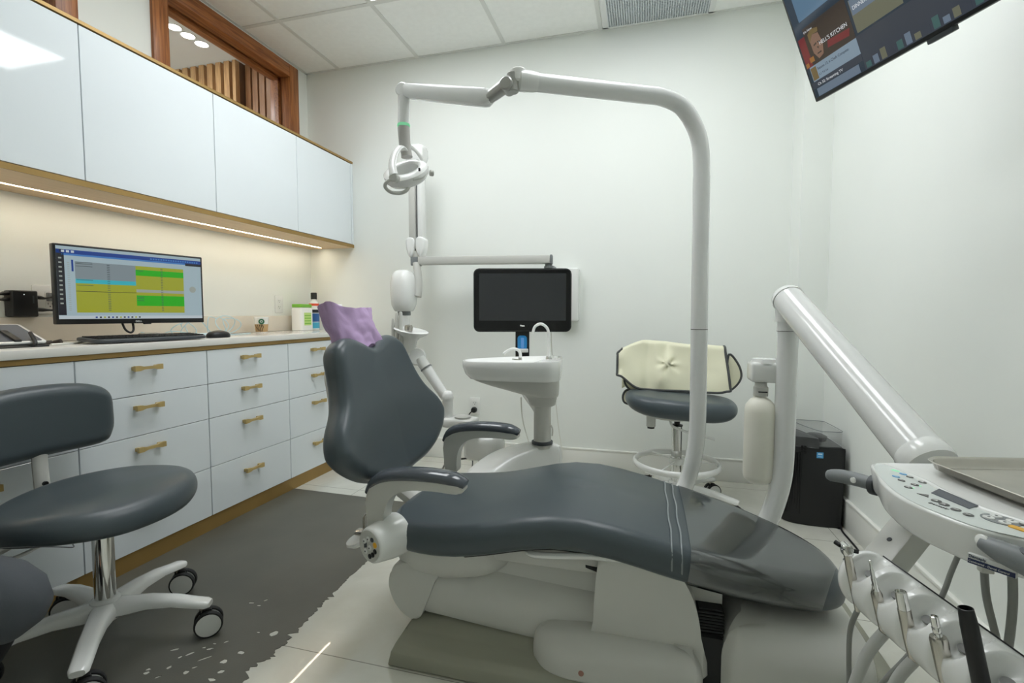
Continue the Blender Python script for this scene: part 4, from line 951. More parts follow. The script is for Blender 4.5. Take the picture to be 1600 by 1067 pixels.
# spouts
sp = V(CX, CY, .79) + bd * -.028 + bs * .02
bm = NB(); tube(bm, [sp, sp + V(0, 0, .08), sp + V(0, 0, .125), sp + bd * .012 + V(0, 0, .152), sp + bd * .038 + V(0, 0, .166), sp + bd * .064 + V(0, 0, .152), sp + bd * .074 + V(0, 0, .122)], .0068, seg=14); put('tall_spout', bm, CERAM, cu)
bm = NB(); lathe(bm, [(0, 0), (.013, 0), (.011, .012), (.008, .014), (0, .014)], Matrix.Translation(sp), 18); cyl(bm, sp + bd * -.02 + V(0, 0, 0), sp + bd * -.02 + V(0, 0, .018), .006, 14); cyl(bm, sp + bd * -.042 + V(0, 0, 0), sp + bd * -.042 + V(0, 0, .016), .008, 14); cyl(bm, sp + bd * -.055 + V(0, 0, .0), sp + bd * -.055 + V(0, 0, .012), .009, 14); put('spout_valves', bm, CHROME, cu, angle=40)
s2 = V(CX, CY, .785) + bd * .105 + bs * .03
bm = NB(); tube(bm, [s2, s2 + V(0, 0, .030), s2 + bd * .010 + V(0, 0, .047), s2 + bd * .035 + V(0, 0, .052), s2 + bd * .060 + V(0, 0, .044), s2 + bd * .078 + V(0, 0, .030)], [.0075, .0075, .0075, .0070, .006, .0055], seg=14); put('cup_filler_spout', bm, CERAM, cu)
bm = NB(); lathe(bm, [(0, 0), (.010, 0), (.009, .012), (0, .012)], Matrix.Translation(s2), 16); cyl(bm, s2 + bd * .004, s2 + bd * .038 + V(0, 0, .002), .004, 10); put('spout_base', bm, CHROME, cu, angle=40)

# display on a black post behind the basin
MDn = V(-.262, .965, 0); mr = V(.9645, .2635, 0); MC = V((-0.618, 2.483, 1.074))
md = thing('chairside_monitor', 'black wide display on a post behind the rinse basin', 'monitor', tuple(MC))
MM = frm(MC, mr, (0, 0, 1), -MDn)
bm = NB(); prism(bm, rrect(.514, .332, .028, 6), -.022, .012, MM, r=.005, seg=2); mb = put('bezel', bm, BLACK, md, angle=35)
GL = mat('dark_screen_glass', rgb(38, 40, 44), rough=.05, var=0, spec=.8)
bm = NB(); prism(bm, rrect(.50, .318, .022, 6), .012, .0128, MM); put('front_glass', bm, BLACKG, md, smooth=False)
bm = NB(); prism(bm, [(-.228, -.107), (.228, -.107), (.228, .140), (-.228, .140)], .0128, .0134, MM); put('screen', bm, GL, md, smooth=False)
rects('logo', MM, [([(-.012, -.136), (-.006, -.136), (-.006, -.129), (-.012, -.129)], PLASTW, 34), ([(-.005, -.138), (.011, -.138), (.011, -.132), (-.005, -.131)], PLASTW, 34)], md)
bm = NB(); prism(bm, rrect(.074, .30, .012, 4, -.0, -.28), -.030, -.006, MM, r=.003); put('post', bm, BLACK, md, angle=35)
bm = NB(); prism(bm, rrect(.050, .078, .016, 5, -.001, -.225), -.006, -.002, MM, r=.001); put('blue_light_panel', bm, mat('blue_lit_panel', rgb(40, 110, 160), rough=.1, var=0, emit=rgb(40, 140, 210), estr=.35), md, angle=35)
bm = NB(); prism(bm, rrect(.016, .055, .004, 3, .0, -.225), -.002, -.0008, MM); put('bright_bar', bm, emis('blue_bar_light', rgb(120, 185, 255), .8), md, smooth=False)
bm = NB(); box(bm, (-.02, -.275, -.004), (.03, -.255, .02), r=.003, M=MM); put('sensor_tab', bm, PLASTW, md, angle=35)
bm = NB(); tube(bm, [MM @ V(0, -.30, -.018), MM @ V(0, -.45, -.02), V(CX - .03, CY + .09, .52), V(CX - .02, CY + .03, .45)], .026, seg=14, n=5); put('lower_post', bm, PLAST, md)
bm = NB(); tube(bm, [V((-0.49, 2.62, 0.905)), V((-0.49, 2.66, 0.754)), V((-0.513, 2.9, 0.496)), V((-0.519, 3.03, 0.309)), V((-0.503, 3.068, 0.147)), V((-0.495, 3.07, 0.067))], .0028, seg=8); o = put('white_cord', bm, WHITEC); tag(o, 'thin white cord hanging from the black display to the baseboard', 'cord')
bm = NB(); tube(bm, [V((-0.592, 2.35, 0.584)), V((-0.598, 2.4, 0.476)), V((-0.608, 2.5, 0.385)), V((-0.587, 2.5, 0.317)), V((-0.566, 2.5, 0.266)), (-.58, 2.5, .10)], .0030, seg=8); o = put('drain_hose', bm, WHITEC, cu)

# ================================================================= ASSISTANT ARM (instrument holder) behind the chair
aa = thing('assistant_arm', 'white assistant instrument arm with holder dish behind the chair backrest', 'instrument arm', (-.9, 2.25, .3))
e0 = V((-1.114, 2.28, 0.773)); e1 = V((-0.962, 2.28, 0.563))
bm = NB(); tube(bm, [e0, e0 + (e1 - e0) * .5, e1], [.030, .027, .024], seg=18, n=4); put('lower_link', bm, PLASTW, aa)
bm = NB(); lathe(bm, [(0, -.05), (.038, -.046), (.047, -.03), (.047, .02), (.04, .03), (0, .032)], axm(e0 + V(-.02, 0, .01), (.6, -.8, .05)), 28); put('elbow', bm, PLASTW, aa, angle=45)
bm = NB(); lathe(bm, [(.031, .0), (.0315, .004), (.031, .008)], axm(e0 + (e1 - e0) * .22, e1 - e0), 24); put('elbow_ring', bm, MIDG, aa)
h0 = V((-1.165, 2.26, 0.813))
bm = NB(); lathe(bm, [(.034, -.055), (.034, .03), (.036, .055), (.05, .075), (.088, .098), (.092, .108), (.088, .110), (0, .095)], Matrix.Translation(h0) @ Matrix.Rotation(.18, 4, 'Y') @ Matrix.Rotation(.1, 4, 'X'), 32, sx=1.0, sy=.8); put('holder_dish', bm, PLASTW, aa, angle=50)
for i, (x, r, h) in enumerate(((-.05, .009, .12), (-.028, .010, .125), (-.072, .008, .09))):
    bm = NB(); lathe(bm, [(0, -.05), (r, -.048), (r * 1.1, h * .6), (r * .8, h), (r * .5, h + .006), (0, h + .006)], Matrix.Translation(h0 + V(x, -.03, .07)), 14); put('suction_tip', bm, PLAST, aa, angle=50)
bm = NB(); lathe(bm, [(0, 0), (.02, 0), (.022, .02), (.018, .032), (0, .034)], Matrix.Translation(h0 + V(.0, .0, .10)), 18); put('cup', bm, STEEL, aa)
for i, x in enumerate((-.075, -.06, -.045, -.03)):
    bm = NB(); tube(bm, [h0 + V(x, -.02, .05), h0 + V(x - .012, -.03, -.0), h0 + V(x + .0, -.03, -.07), h0 + V(x + .02, .0, -.16), h0 + V(x + .10, .02, -.40)], .0075, seg=8); put('suction_hose', bm, HOSEL, aa, angle=70)
bm = NB(); lathe(bm, [(.028, -.13), (.028, .0), (.032, .01), (.03, .03), (.02, .045), (0, .05)], Matrix.Translation(e1), 22); put('knee', bm, PLASTW, aa, angle=50)
pl = V((-0.866, 2.28, 0.466))
bm = NB(); box(bm, (pl.x - .105, pl.y - .06, pl.z - .035), (pl.x + .06, pl.y + .05, pl.z + .012), r=.014, seg=3); put('hub', bm, PLASTW, aa, angle=40)
bm = NB(); lathe(bm, [(.04, 0), (.042, .008), (.036, .012), (0, .014)], Matrix.Translation((pl.x - .01, pl.y - .01, pl.z + .012)), 26); put('hub_cap', bm, PLAST, aa)
bm = NB(); pillow(bm, superel(.105, .06, 3, 30), .13, .04, .03, lambda a, b, n: V((-0.777, 2.32, 0.327)) + V(a, b, n - .07)); put('lower_housing', bm, PLASTW, aa)
bm = NB(); box(bm, V((-0.794, 2.3, 0.261)) + V(-.0, -.03, -.06), V((-0.709, 2.3, 0.327)) + V(0.0, .04, 0), r=.004); put('black_foot', bm, BLACK, aa, angle=30)
bm = NB(); tube(bm, [V((-0.962, 2.2, 0.222)) + V(0, 0, 0), V((-1.033, 2.45, 0.184)), V((-0.92, 2.45, 0.214)), V((-0.794, 2.35, 0.24))], .005, seg=8); put('black_cord', bm, BLACK, aa)

# ================================================================= X-RAY UNIT on the back wall
xr = thing('wall_xray_unit', 'white wall-mounted dental x-ray unit with folded arm and tube head', 'x-ray unit', (-.95, 3.0, 1.3))
bm = NB(); box(bm, (-.53, 3.02, .955), (-.395, YB - .001, 1.29), r=.012, seg=3); put('wall_box', bm, PLASTW, xr, angle=35)
bm = NB(); a0 = V((-1.374, 2.82, 1.335)); a1 = V(-.555, 2.93, a0.z - .003)
u = (a1 - a0).normalized(); w = V(-u.y, u.x, 0)
box(bm, (0, -.035, -.024), ((a1 - a0).length, .035, .026), r=.006, M=frm(a0, u, w, (0, 0, 1))); put('horizontal_arm', bm, PLAST, xr, angle=35)
bm = NB(); box(bm, ((a1 - a0).length, -.036, -.026), ((a1 - a0).length + .014, .036, .028), r=.003, M=frm(a0, u, w, (0, 0, 1))); cyl(bm, a1 + V(-.01, .0, -.05), a1 + V(-.01, 0, -.024), .022, 18); box(bm, (a1.x - .04, a1.y, a1.z - .08), (a1.x + .02, 3.03, a1.z - .035), r=.006); put('arm_end', bm, MIDG, xr, angle=35)
bm = NB(); box(bm, (a0.x - .045, a0.y - .034, a0.z - .030), (a0.x + .004, a0.y + .034, a0.z + .024), r=.005); put('pivot_block', bm, MIDG, xr, angle=35)
t0 = V((-1.389, 2.82, 1.963)); b0 = V((-1.382, 2.82, 1.427))
bm = NB(); box(bm, (b0.x - .048, b0.y - .032, b0.z - .02), (b0.x - .004, b0.y + .03, t0.z + .02), r=.008); put('folded_arm', bm, PLAST, xr, angle=35)
bm = NB(); box(bm, (b0.x + .010, b0.y - .028, b0.z - .02), (b0.x + .045, b0.y + .03, t0.z + .02), r=.008); box(bm, (b0.x - .002, b0.y - .012, b0.z), (b0.x + .008, b0.y + .012, t0.z), r=.002, mi=1); put('folded_arm', bm, None, xr, mats=[PLASTW, MIDG], angle=35)
bm = NB(); prism(bm, closed2([(-.055, -.03), (-.05, .05), (-.02, .065), (.05, .06), (.062, .03), (.058, -.035), (.02, -.05)], 4), -.04, .04, frm(t0 + V(.002, 0, .02), (1, 0, 0), (0, 0, 1), (0, -1, 0)), r=.012); put('top_hinge', bm, PLASTW, xr, angle=40)
for s in (-1, 1):
    bm = NB(); pillow(bm, closed2([(-.034, .04), (0, .058), (.034, .04), (.030, -.02), (.010, -.066), (-.010, -.066), (-.030, -.02)], 4), .075, .014, .014, lambda a, b, n: V(b0.x - .006 + s * .032 + a * .9, b0.y + .038 - n, b0.z - .0 + b)); put('hinge_cover', bm, PLASTW, xr, angle=50)
bm = NB(); cyl(bm, (b0.x - .004, b0.y, b0.z - .09), (b0.x - .004, b0.y, b0.z - .03), .03, 20); put('hinge_neck', bm, PLAST, xr)
y0 = V((-1.374, 2.8, 1.265))
bm = NB(); tube(bm, [y0 + V(-.01, 0, .055), y0 + V(.004, -.01, -.02), y0 + V(.012, -.02, -.10), y0 + V(.012, -.03, -.155)], [.030, .034, .032, .03], seg=16, flat=.7); put('yoke', bm, PLAST, xr)
hd = V((-1.442, 2.74, 1.143))
bm = NB(); loops = []
for z, a, b in ((-.125, .046, .050), (-.118, .054, .062), (-.085, .067, .078), (-.03, .071, .086), (.05, .070, .086), (.095, .063, .078), (.122, .046, .055), (.130, .028, .03)):
    loops.append([hd + V(x, y, z) for x, y in superel(a, b, 2.8, 36)])
loft(bm, loops); put('tube_head', bm, PLASTW, xr, angle=60)
bm = NB(); lathe(bm, [(0, -.122), (.040, -.124), (.041, -.148), (.040, -.150)], Matrix.Translation(hd), 28); put('cone_ring', bm, MIDG, xr)
bm = NB(); lathe(bm, [(.038, -.149), (.037, -.26), (.034, -.262), (.03, -.25), (0, -.25)], Matrix.Translation(hd), 28); put('cone', bm, PLASTW, xr, angle=50)

# ================================================================= WHEELED STOOLS
def caster(parent, M, r=.040, n='caster'):
    # M: matrix at the stem (local z up, wheel axis local y), wheel bottom on z = 0
    bm = NB()
    for s in (-1, 1):
        lathe(bm, [(0, -.009), (r * .55, -.009), (r * .87, -.0085), (r * .87, .0085), (r * .55, .0095), (0, .0095)], M @ frm((-.012, s * .0155, r), (1, 0, 0), (0, 0, -1), (0, s, 0)), 26, mi=0)
        lathe(bm, [(r * .86, -.0088), (r * .96, -.0082), (r, -.004), (r, .004), (r * .96, .0088), (r * .86, .0090)], M @ frm((-.012, s * .0155, r), (1, 0, 0), (0, 0, -1), (0, s, 0)), 26, mi=1)
    prism(bm, [(-.03, r + .004), (-.02, r * 2 + .001), (.004, r * 2 + .003), (.012, r * 2 + .003), (.012, r * 2 - .006), (-.004, r + .002)], -.006, .006, M @ frm((0, 0, 0), (1, 0, 0), (0, 0, 1), (0, -1, 0)), mi=1)
    cyl(bm, M @ V(.004, 0, 2 * r - .004), M @ V(.004, 0, 2 * r + .022), .007, 10, mi=2)
    w = put(n, bm, None, parent, world=False, mats=[PLASTW, RUBBER, STEEL], angle=40)
    return w
def make_stool(name, label, legang, R=.28, cast_turn=None, ring=False, seat_z=.345, seat_fn=None, back_fn=None, hub=.128, tag_group='wheeled operator stools'):
    t = thing(name, label, 'stool', group=tag_group)
    bm = NB(); lathe(bm, [(0, hub - .045), (.034, hub - .045), (.04, hub - .02), (.038, hub + .016), (.031, hub + .022), (0, hub + .022)], None, 28); base = put('base', bm, PLASTW, t, world=False)
    for i, a in enumerate(legang):
        ca, sa = math.cos(math.radians(a)), math.sin(math.radians(a)); loops = []
        for f, h, w, th in ((.02, hub + .012, .034, .05), (.06, hub + .012, .030, .046), (.12, hub + .013, .0255, .036), (.19, hub + .006, .0235, .028), (R - .025, hub - .008, .0225, .024), (R + .005, hub - .013, .0215, .024), (R + .017, hub - .018, .016, .016)):
            P = lambda s, z: V(ca * f - sa * s, sa * f + ca * s, z)
            loops.append([P(-w, h - th * .8), P(-w, h - th * .30), P(-w * .75, h - th * .06), P(-w * .3, h), P(w * .3, h), P(w * .75, h - th * .06), P(w, h - th * .30), P(w, h - th * .8), P(w * .6, h - th), P(-w * .6, h - th)])
        bm = NB(); loft(bm, loops); lg = put('leg', bm, PLASTW, t, world=False, angle=50)
        ct = cast_turn[i] if cast_turn else a + 40 * (-1) ** i
        caster(lg, Matrix.Translation((ca * (R - .004), sa * (R - .004), 0)) @ Matrix.Rotation(math.radians(ct), 4, 'Z'), r=.040)
    bm = NB(); lathe(bm, [(0, hub + .018), (.0265, hub + .018), (.0265, seat_z - .062), (.024, seat_z - .060), (.018, seat_z - .066), (0, seat_z - .066)], None, 30); put('gas_column', bm, CHROME, t, world=False, angle=50)
    bm = NB(); cyl(bm, (0, 0, seat_z - .07), (0, 0, seat_z - .012), .0145, 18); lathe(bm, [(.017, seat_z - .064), (.028, seat_z - .062), (.028, seat_z - .056), (.016, seat_z - .055)], None, 24); put('piston', bm, BLACK, t, world=False)
    return t
# --- stool beside the drawers
SX, SY = -1.558, 1.045
st = make_stool('wheeled_stool', 'grey wheeled stool with curved backrest standing in front of the white drawers', [24, 98, 170, 242, 314], R=.275, cast_turn=[225, 215, 225, 225, 235], seat_z=.416)
st.location = (SX, SY, 0)
bm = NB(); sz = .416
so = closed2([(.245, .0), (.225, .13), (.15, .235), (.04, .285), (-.07, .262), (-.145, .17), (-.175, .0), (-.145, -.17), (-.07, -.262), (.04, -.285), (.15, -.235), (.225, -.13)], 5)
def smap(a, b, n):
    z = sz - .002 + n - .035 * max(0, (a - .08) / .16) ** 2 - .010 * (b / .28) ** 2 + .016 * max(0, (-a - .02) / .15) ** 2
    return V(a - .02, b, z)
pillow(bm, [(a * .92, b * .90 + .008) for a, b in so], .074, .038, .030, smap, dish=.006, seg=7); put('seat', bm, VINYL, st, world=False, angle=60)
bm = NB(); hlf = [(a, b) for a, b in so]
tube(bm, [smap(a * 1.0, b * 1.0, .034) for a, b in closed2([(-.06, -.268), (.0, -.285), (.04, -.287), (.11, -.262), (.16, -.232), (.20, -.19)], 3)[:16]], .0014, seg=6); put('seat_stitching', bm, DARKG, st, world=False)
bm = NB(); pillow(bm, superel(.10, .085, 3, 28), .024, .006, .010, lambda a, b, n: V(a, b, sz - .026 + n)); box(bm, (-.17, -.03, sz - .032), (-.04, .03, sz - .006), r=.006); put('seat_plate', bm, PLAST, st, world=False, angle=40)
bm = NB(); tube(bm, [(-.02, -.05, sz - .012), (-.03, -.09, sz - .035), (-.05, -.15, sz - .060), (-.06, -.185, sz - .066)], .005, seg=10); lathe(bm, [(0, 0), (.008, .002), (.009, .03), (0, .032)], axm((-.06, -.18, sz - .066), (-.3, -.9, -.1)), 14); put('height_lever', bm, PLASTW, st, world=False)
bm = NB(); tube(bm, [(-.10, 0, sz - .02), (-.19, 0, sz - .03), (-.235, 0, sz + .0), (-.248, 0, sz + .09), (-.250, 0, sz + .18), (-.25, 0, sz + .25)], .021, seg=14, flat=.55); tube(bm, [(-.12, -.05, sz - .03), (-.20, -.13, sz - .09), (-.235, -.19, sz - .115)], .012, seg=10, flat=.7); put('backrest_post', bm, PLAST, st, world=False)
bm = NB(); cyl(bm, (-.234, -.0, sz + .06), (-.226, 0, sz + .06), .007, 12); put('post_bolt', bm, BLACK, st, world=False)
def bmap(a, b, n): return V(-.235 + n - .065 + .30 * (a * a) * 1.2, a + .01, sz + .248 + b - .02 * (a / .2) ** 2)
bm = NB(); pillow(bm, closed2([(.205, .02), (.195, .085), (.14, .112), (.0, .115), (-.14, .112), (-.195, .085), (-.205, .02), (-.20, -.05), (-.16, -.095), (.0, -.108), (.16, -.095), (.20, -.05)], 5), .072, .036, .030, bmap, seg=7); put('backrest', bm, VINYL, st, world=False, angle=60)

# --- stool at the back wall with foot ring
RX, RY = .172, 2.575
s2 = make_stool('wheeled_stool', 'grey wheeled stool with foot ring, cream apron draped over its backrest', [-22, 47, 117, 190, 262], R=.285, cast_turn=[200, 205, 30, 100, 45], seat_z=.495)
s2.location = (RX, RY, 0)
sz2 = .495
bm = NB(); pillow(bm, closed2([(.27, .02), (.245, .12), (.15, .175), (0, .18), (-.15, .175), (-.245, .12), (-.27, .02), (-.24, -.12), (-.13, -.19), (0, -.205), (.13, -.19), (.24, -.12)], 5), .095, .045, .04, lambda a, b, n: V(a + .01, b, sz2 + n - .015 * (a / .25) * 1.0 - .03 * max(0, (abs(a) - .13) / .12) ** 2 * (1 - n / .095) * -1 * .6), dish=.005, seg=7); put('seat', bm, VINYL, s2, world=False, angle=60)
bm = NB(); pillow(bm, superel(.23, .15, 2.6, 32), .03, .008, .015, lambda a, b, n: V(a - .02, b, sz2 - .012 + n + .05 * (a / .23) ** 2)); put('seat_plate', bm, PLAST, s2, world=False)
bm = NB(); cyl(bm, (-.13, -.12, sz2 - .045), (-.13, -.12, sz2 + .01), .022, 16); cyl(bm, (-.13, -.12, sz2 - .055), (-.13, -.12, sz2 - .044), .017, 16, mi=1); put('tilt_knob', bm, None, s2, world=False, mats=[PLAST, BLACK], angle=40)
bm = NB(); tube(bm, [(-.04, -.10, sz2 - .005), (-.03, -.13, sz2 - .035), (.03, -.15, sz2 - .055), (.10, -.15, sz2 - .07), (.16, -.15, sz2 - .085)], .006, seg=10); put('height_lever', bm, PLASTW, s2, world=False)
bm = NB(); tube(bm, [(.205 * math.cos(2 * PI * k / 32), .205 * math.sin(2 * PI * k / 32), .242) for k in range(32)], .0105, seg=10, n=2, closed=True, flat=1.5); rg = put('foot_ring', bm, PLASTW, s2, world=False)
bm = NB()
for a in (0, 120, 240):
    a = math.radians(a + 5); cyl(bm, (0, 0, .255), (.2 * math.cos(a), .2 * math.sin(a), .245), .0045, 8)
lathe(bm, [(.028, .235), (.034, .237), (.034, .268), (.028, .27)], None, 24); put('ring_spokes', bm, PLASTW, s2, world=False)
bm = NB(); tube(bm, [(0, .06, sz2 - .005), (0, .17, sz2 - .01), (0, .225, sz2 + .03), (0, .235, sz2 + .14), (0, .225, sz2 + .22)], .020, seg=12, flat=.5); put('backrest_post', bm, PLAST, s2, world=False)
def bmap2(a, b, n): return V(a, .235 - n - .25 * a * a * 1.3, sz2 + .20 + b)
bm = NB(); pillow(bm, closed2([(.215, .02), (.205, .09), (.15, .115), (.0, .118), (-.15, .115), (-.205, .09), (-.215, .02), (-.20, -.06), (-.14, -.09), (.0, -.095), (.14, -.09), (.20, -.06)], 4), .06, .028, .028, bmap2); put('backrest', bm, VINYL, s2, world=False, angle=60)

# --- cream apron draped over that backrest
ap = thing('lead_apron', 'cream protective apron with dark piping draped over the back stool', 'apron', (RX, RY + .1, .60))
AX0, AX1 = RX - .285, RX + .235
def apt(u, v):
    # u across 0..1, v: 0 front bottom edge -> .62 top fold -> 1 back
    x = AX0 + (AX1 - AX0) * u
    e = 2 * u - 1
    lift = .075 * math.exp(-(u / .13) ** 2) + .012 * math.exp(-((1 - u) / .06) ** 2)
    zt = sz2 + .338 - .040 * max(0, (.22 - u) / .22) ** 1.3 + .010 * math.sin(5.5 * u + .4) - .012 * max(0, (u - .85) / .15)
    zb = sz2 + .108 + lift
    yf = RY + .085 - .012 * e * e
    f = .014 * math.sin(9 * u + 2.2 * v) * (.3 + v) + .012 * noise.noise((u * 4.3, v * 3.1, 2.0)) + .016 * math.exp(-((u - .42 - .10 * (v - .3)) / .05) ** 2) * math.sin(v * 7) - .014 * math.exp(-((u - .27) / .05) ** 2)
    g2 = ((u - .46) ** 2 + ((v - .36) * .55) ** 2) / .0055
    f += .013 * math.exp(-g2) * math.sin(5 * math.atan2(v - .36, u - .46) + 1) + .010 * math.sin(16 * u + 5 * v) * (.25 + v) * math.exp(-((u - .35) / .3) ** 2)
    if v < .62:
        w = v / .62; return V(x + .020 * e * (1 - w) - .02 * math.exp(-(u / .2) ** 2) * w, yf + .03 * w - f - .03 * (1 - w), zb + (zt - zb) * w)
    w = (v - .62) / .38
    an = min(1, w / .3) * PI
    return V(x, yf + .03 + .065 * (1 - math.cos(an)) / 2 + .02 * w - f * (1 - w), zt + .018 * math.sin(an) - max(0, w - .3) * .30)
NU, NV = 60, 44
bm = NB(); grid = [[bm.verts.new(apt(i / NU, j / NV)) for i in range(NU + 1)] for j in range(NV + 1)]
for j in range(NV):
    for i in range(NU): bm.faces.new((grid[j][i], grid[j][i + 1], grid[j + 1][i + 1], grid[j + 1][i]))
o = put('apron_sheet', bm, CREAM, ap, angle=80); o.modifiers.new('thickness', 'SOLIDIFY').thickness = .004
bm = NB(); edge = [apt(0, v / 20) for v in range(16, -1, -1)] + [apt(u / 30, 0) for u in range(1, 31)] + [apt(1, v / 20) for v in range(1, 17)]
tube(bm, [p + V(0, -.002, 0) for p in edge], .0062, seg=8, n=2); put('piping', bm, PIPING, ap)
def flap(outl, y, nm):
    bm = NB(); prism(bm, outl, -.003, .003, frm((0, y, 0), (1, 0, 0), (0, 0, 1), (0, -1, 0))); f = put(nm, bm, CREAM, ap, angle=30)
    bm = NB(); tube(bm, [(a, y, b) for a, b in outl], .0062, seg=8, sm=False, closed=True); put('flap_piping', bm, PIPING, f)
flap(closed2([(AX1 + .015, sz2 + .115), (AX1 + .055, sz2 + .14), (AX1 + .078, sz2 + .19), (AX1 + .062, sz2 + .25), (AX1 + .018, sz2 + .30), (AX1 + .010, sz2 + .2)], 5), RY + .105, 'side_flap')
flap(closed2([(AX0 + .02, sz2 + .16), (AX0 + .03, sz2 + .12), (AX0 + .075, sz2 + .085), (AX0 + .11, sz2 + .09), (AX0 + .12, sz2 + .12), (AX0 + .07, sz2 + .15)], 5), RY + .08, 'lower_flap')
flap(closed2([(AX0 + .035, sz2 + .10), (AX0 + .012, sz2 + .07), (AX0 + .018, sz2 + .035), (AX0 + .05, sz2 + .025), (AX0 + .08, sz2 + .045), (AX0 + .095, sz2 + .085)], 5), RY + .075, 'tie_loop')

# ================================================================= SEATED PERSON at the near left edge, knee in view
KN = V((-1.296, 0.67, 0.392)); PE = V(-1.62, .37, .50); AN = V(-1.43, .50, .085)
s3 = copy_tree(st); s3.location = (-1.61, .345, 0); s3.rotation_euler = (0, 0, math.radians(-24))
for c in list(s3.children):
    if c.name.startswith(('backrest', 'post_bolt')): bpy.data.objects.remove(c, do_unlink=True)
tag(s3, 'grey wheeled stool under the seated person beside the viewpoint', 'stool', 'wheeled operator stools')
pr = thing('person', 'seated person in a dark grey tunic and black trousers, knee showing at the counter side', 'person', (PE.x, PE.y, 0))
def skin(name, nodes, edges, m, parent, sub=2):
    """nodes: name -> (pos, radius); grown with a Skin modifier"""
    l = rootloc(parent); me = bpy.data.meshes.new(name); ks = list(nodes)
    me.from_pydata([tuple(V(nodes[k][0]) - l) for k in ks], [(ks.index(a), ks.index(b)) for a, b in edges], [])
    o = link(name, me, parent); me.materials.append(m)
    md = o.modifiers.new('skin', 'SKIN'); md.use_smooth_shade = True
    for i, k in enumerate(ks):
        r = nodes[k][1]; me.skin_vertices[0].data[i].radius = r if isinstance(r, tuple) else (r, r)
    me.skin_vertices[0].data[0].use_root = True
    o.modifiers.new('sub', 'SUBSURF').levels = sub; o.modifiers['sub'].render_levels = sub
    return o
SKIN = mat('skin', rgb(196, 150, 124), rough=.5, var=.03, sub=.1)
fw = (KN - PE); fw.z = 0; fw.normalize(); lf = V(-fw.y, fw.x, 0)
K2 = KN + lf * -.34 + fw * -.02; A2 = AN + lf * -.34
hipL = PE + lf * .0 + lf * .09; hipR = PE - lf * .09
chest = PE + V(0, 0, .36) + fw * .03; neck = PE + V(0, 0, .56) + fw * .04; head = PE + V(0, 0, .70) + fw * .07
shL = PE + V(0, 0, .50) + lf * .18 + fw * .02; shR = PE + V(0, 0, .50) - lf * .18 + fw * .02
elL = shL + V(0, 0, -.27) + fw * .02 + lf * .03; elR = shR + V(0, 0, -.27) + fw * .02 - lf * .03
haL = elL + fw * .10 + V(0, 0, -.11) - lf * .10; haR = elR + fw * .10 + V(0, 0, -.11) + lf * .08
N = {'pel': (PE, .10), 'waist': (PE + V(0, 0, .19) + fw * .01, (.10, .08)), 'chest': (chest, (.10, .075)), 'neck': (neck, .052), 'head': (head, (.075, .095)), 'top': (head + V(0, 0, .10), (.06, .07)),
     'shL': (shL, .045), 'elL': (elL, .045), 'haL': (haL, .03), 'shR': (shR, .045), 'elR': (elR, .045), 'haR': (haR, .03),
     'hL': (hipL, .075), 'kL': (KN, .058), 'aL': (AN, .04), 'hR': (hipR, .075), 'kR': (K2, .058), 'aR': (A2, .04), 'tL': (AN + fw * .15 + V(0, 0, -.045), .03), 'tR': (A2 + fw * .15 + V(0, 0, -.045), .03)}
E_ = [('pel', 'waist'), ('waist', 'chest'), ('chest', 'neck'), ('neck', 'head'), ('head', 'top'), ('chest', 'shL'), ('shL', 'elL'), ('elL', 'haL'), ('chest', 'shR'), ('shR', 'elR'), ('elR', 'haR'), ('pel', 'hL'), ('hL', 'kL'), ('kL', 'aL'), ('aL', 'tL'), ('pel', 'hR'), ('hR', 'kR'), ('kR', 'aR'), ('aR', 'tR')]
# hands: palm with five fingers each
for s, h, el in (('L', haL, elL), ('R', haR, elR)):
    d = (h - el).normalized(); sd = lf if s == 'L' else -lf
    N['p' + s] = (h + d * .06, (.036, .016)); E_.append(('ha' + s, 'p' + s))
    for k, (off, ln) in enumerate(((-.028, .055), (-.010, .068), (.010, .065), (.028, .050))):
        a = h + d * .085 + sd * off
        N['f%d%s' % (k, s)] = (a, .0095); N['g%d%s' % (k, s)] = (a + d * ln * .5 + V(0, 0, -.006), .0085); N['t%d%s' % (k, s)] = (a + d * ln + V(0, 0, -.022), .007)
        E_ += [('p' + s, 'f%d%s' % (k, s)), ('f%d%s' % (k, s), 'g%d%s' % (k, s)), ('g%d%s' % (k, s), 't%d%s' % (k, s))]
    N['u' + s] = (h + d * .035 - sd * .042 + V(0, 0, -.01), .010); N['v' + s] = (h + d * .07 - sd * .055 + V(0, 0, -.018), .0085); E_ += [('ha' + s, 'u' + s), ('u' + s, 'v' + s)]
skin('body', N, E_, SKIN, pr)
TUN = mat('dark_grey_scrub_cloth', rgb(74, 78, 84), rough=.85, var=.05, vscale=12, bump=.25, bscale=70)
TRO = mat('black_trouser_cloth', rgb(24, 25, 28), rough=.9, var=.06, bump=.1)
bm = NB(); loops = []
for z, a, b, o_ in ((-.06, .185, .15, -.01), (.0, .188, .155, 0), (.12, .168, .135, .01), (.25, .164, .125, .02), (.38, .182, .130, .025), (.46, .186, .118, .025), (.505, .150, .095, .03), (.53, .095, .075, .035), (.55, .066, .062, .04)):
    loops.append([PE + V(0, 0, z) + fw * (o_ + y * (1 + .02 * math.sin(9 * z + 14 * x))) + lf * x for x, y in superel(a, b, 2.5, 40)])
loft(bm, loops)
for sh, el in ((shL, elL), (shR, elR)): tube(bm, [sh + (PE + V(0, 0, .47) - sh) * .35, sh, sh + (el - sh) * .45, sh + (el - sh) * .82], [.085, .084, .075, .068], seg=18, n=5)
put('tunic', bm, TUN, pr, angle=80)
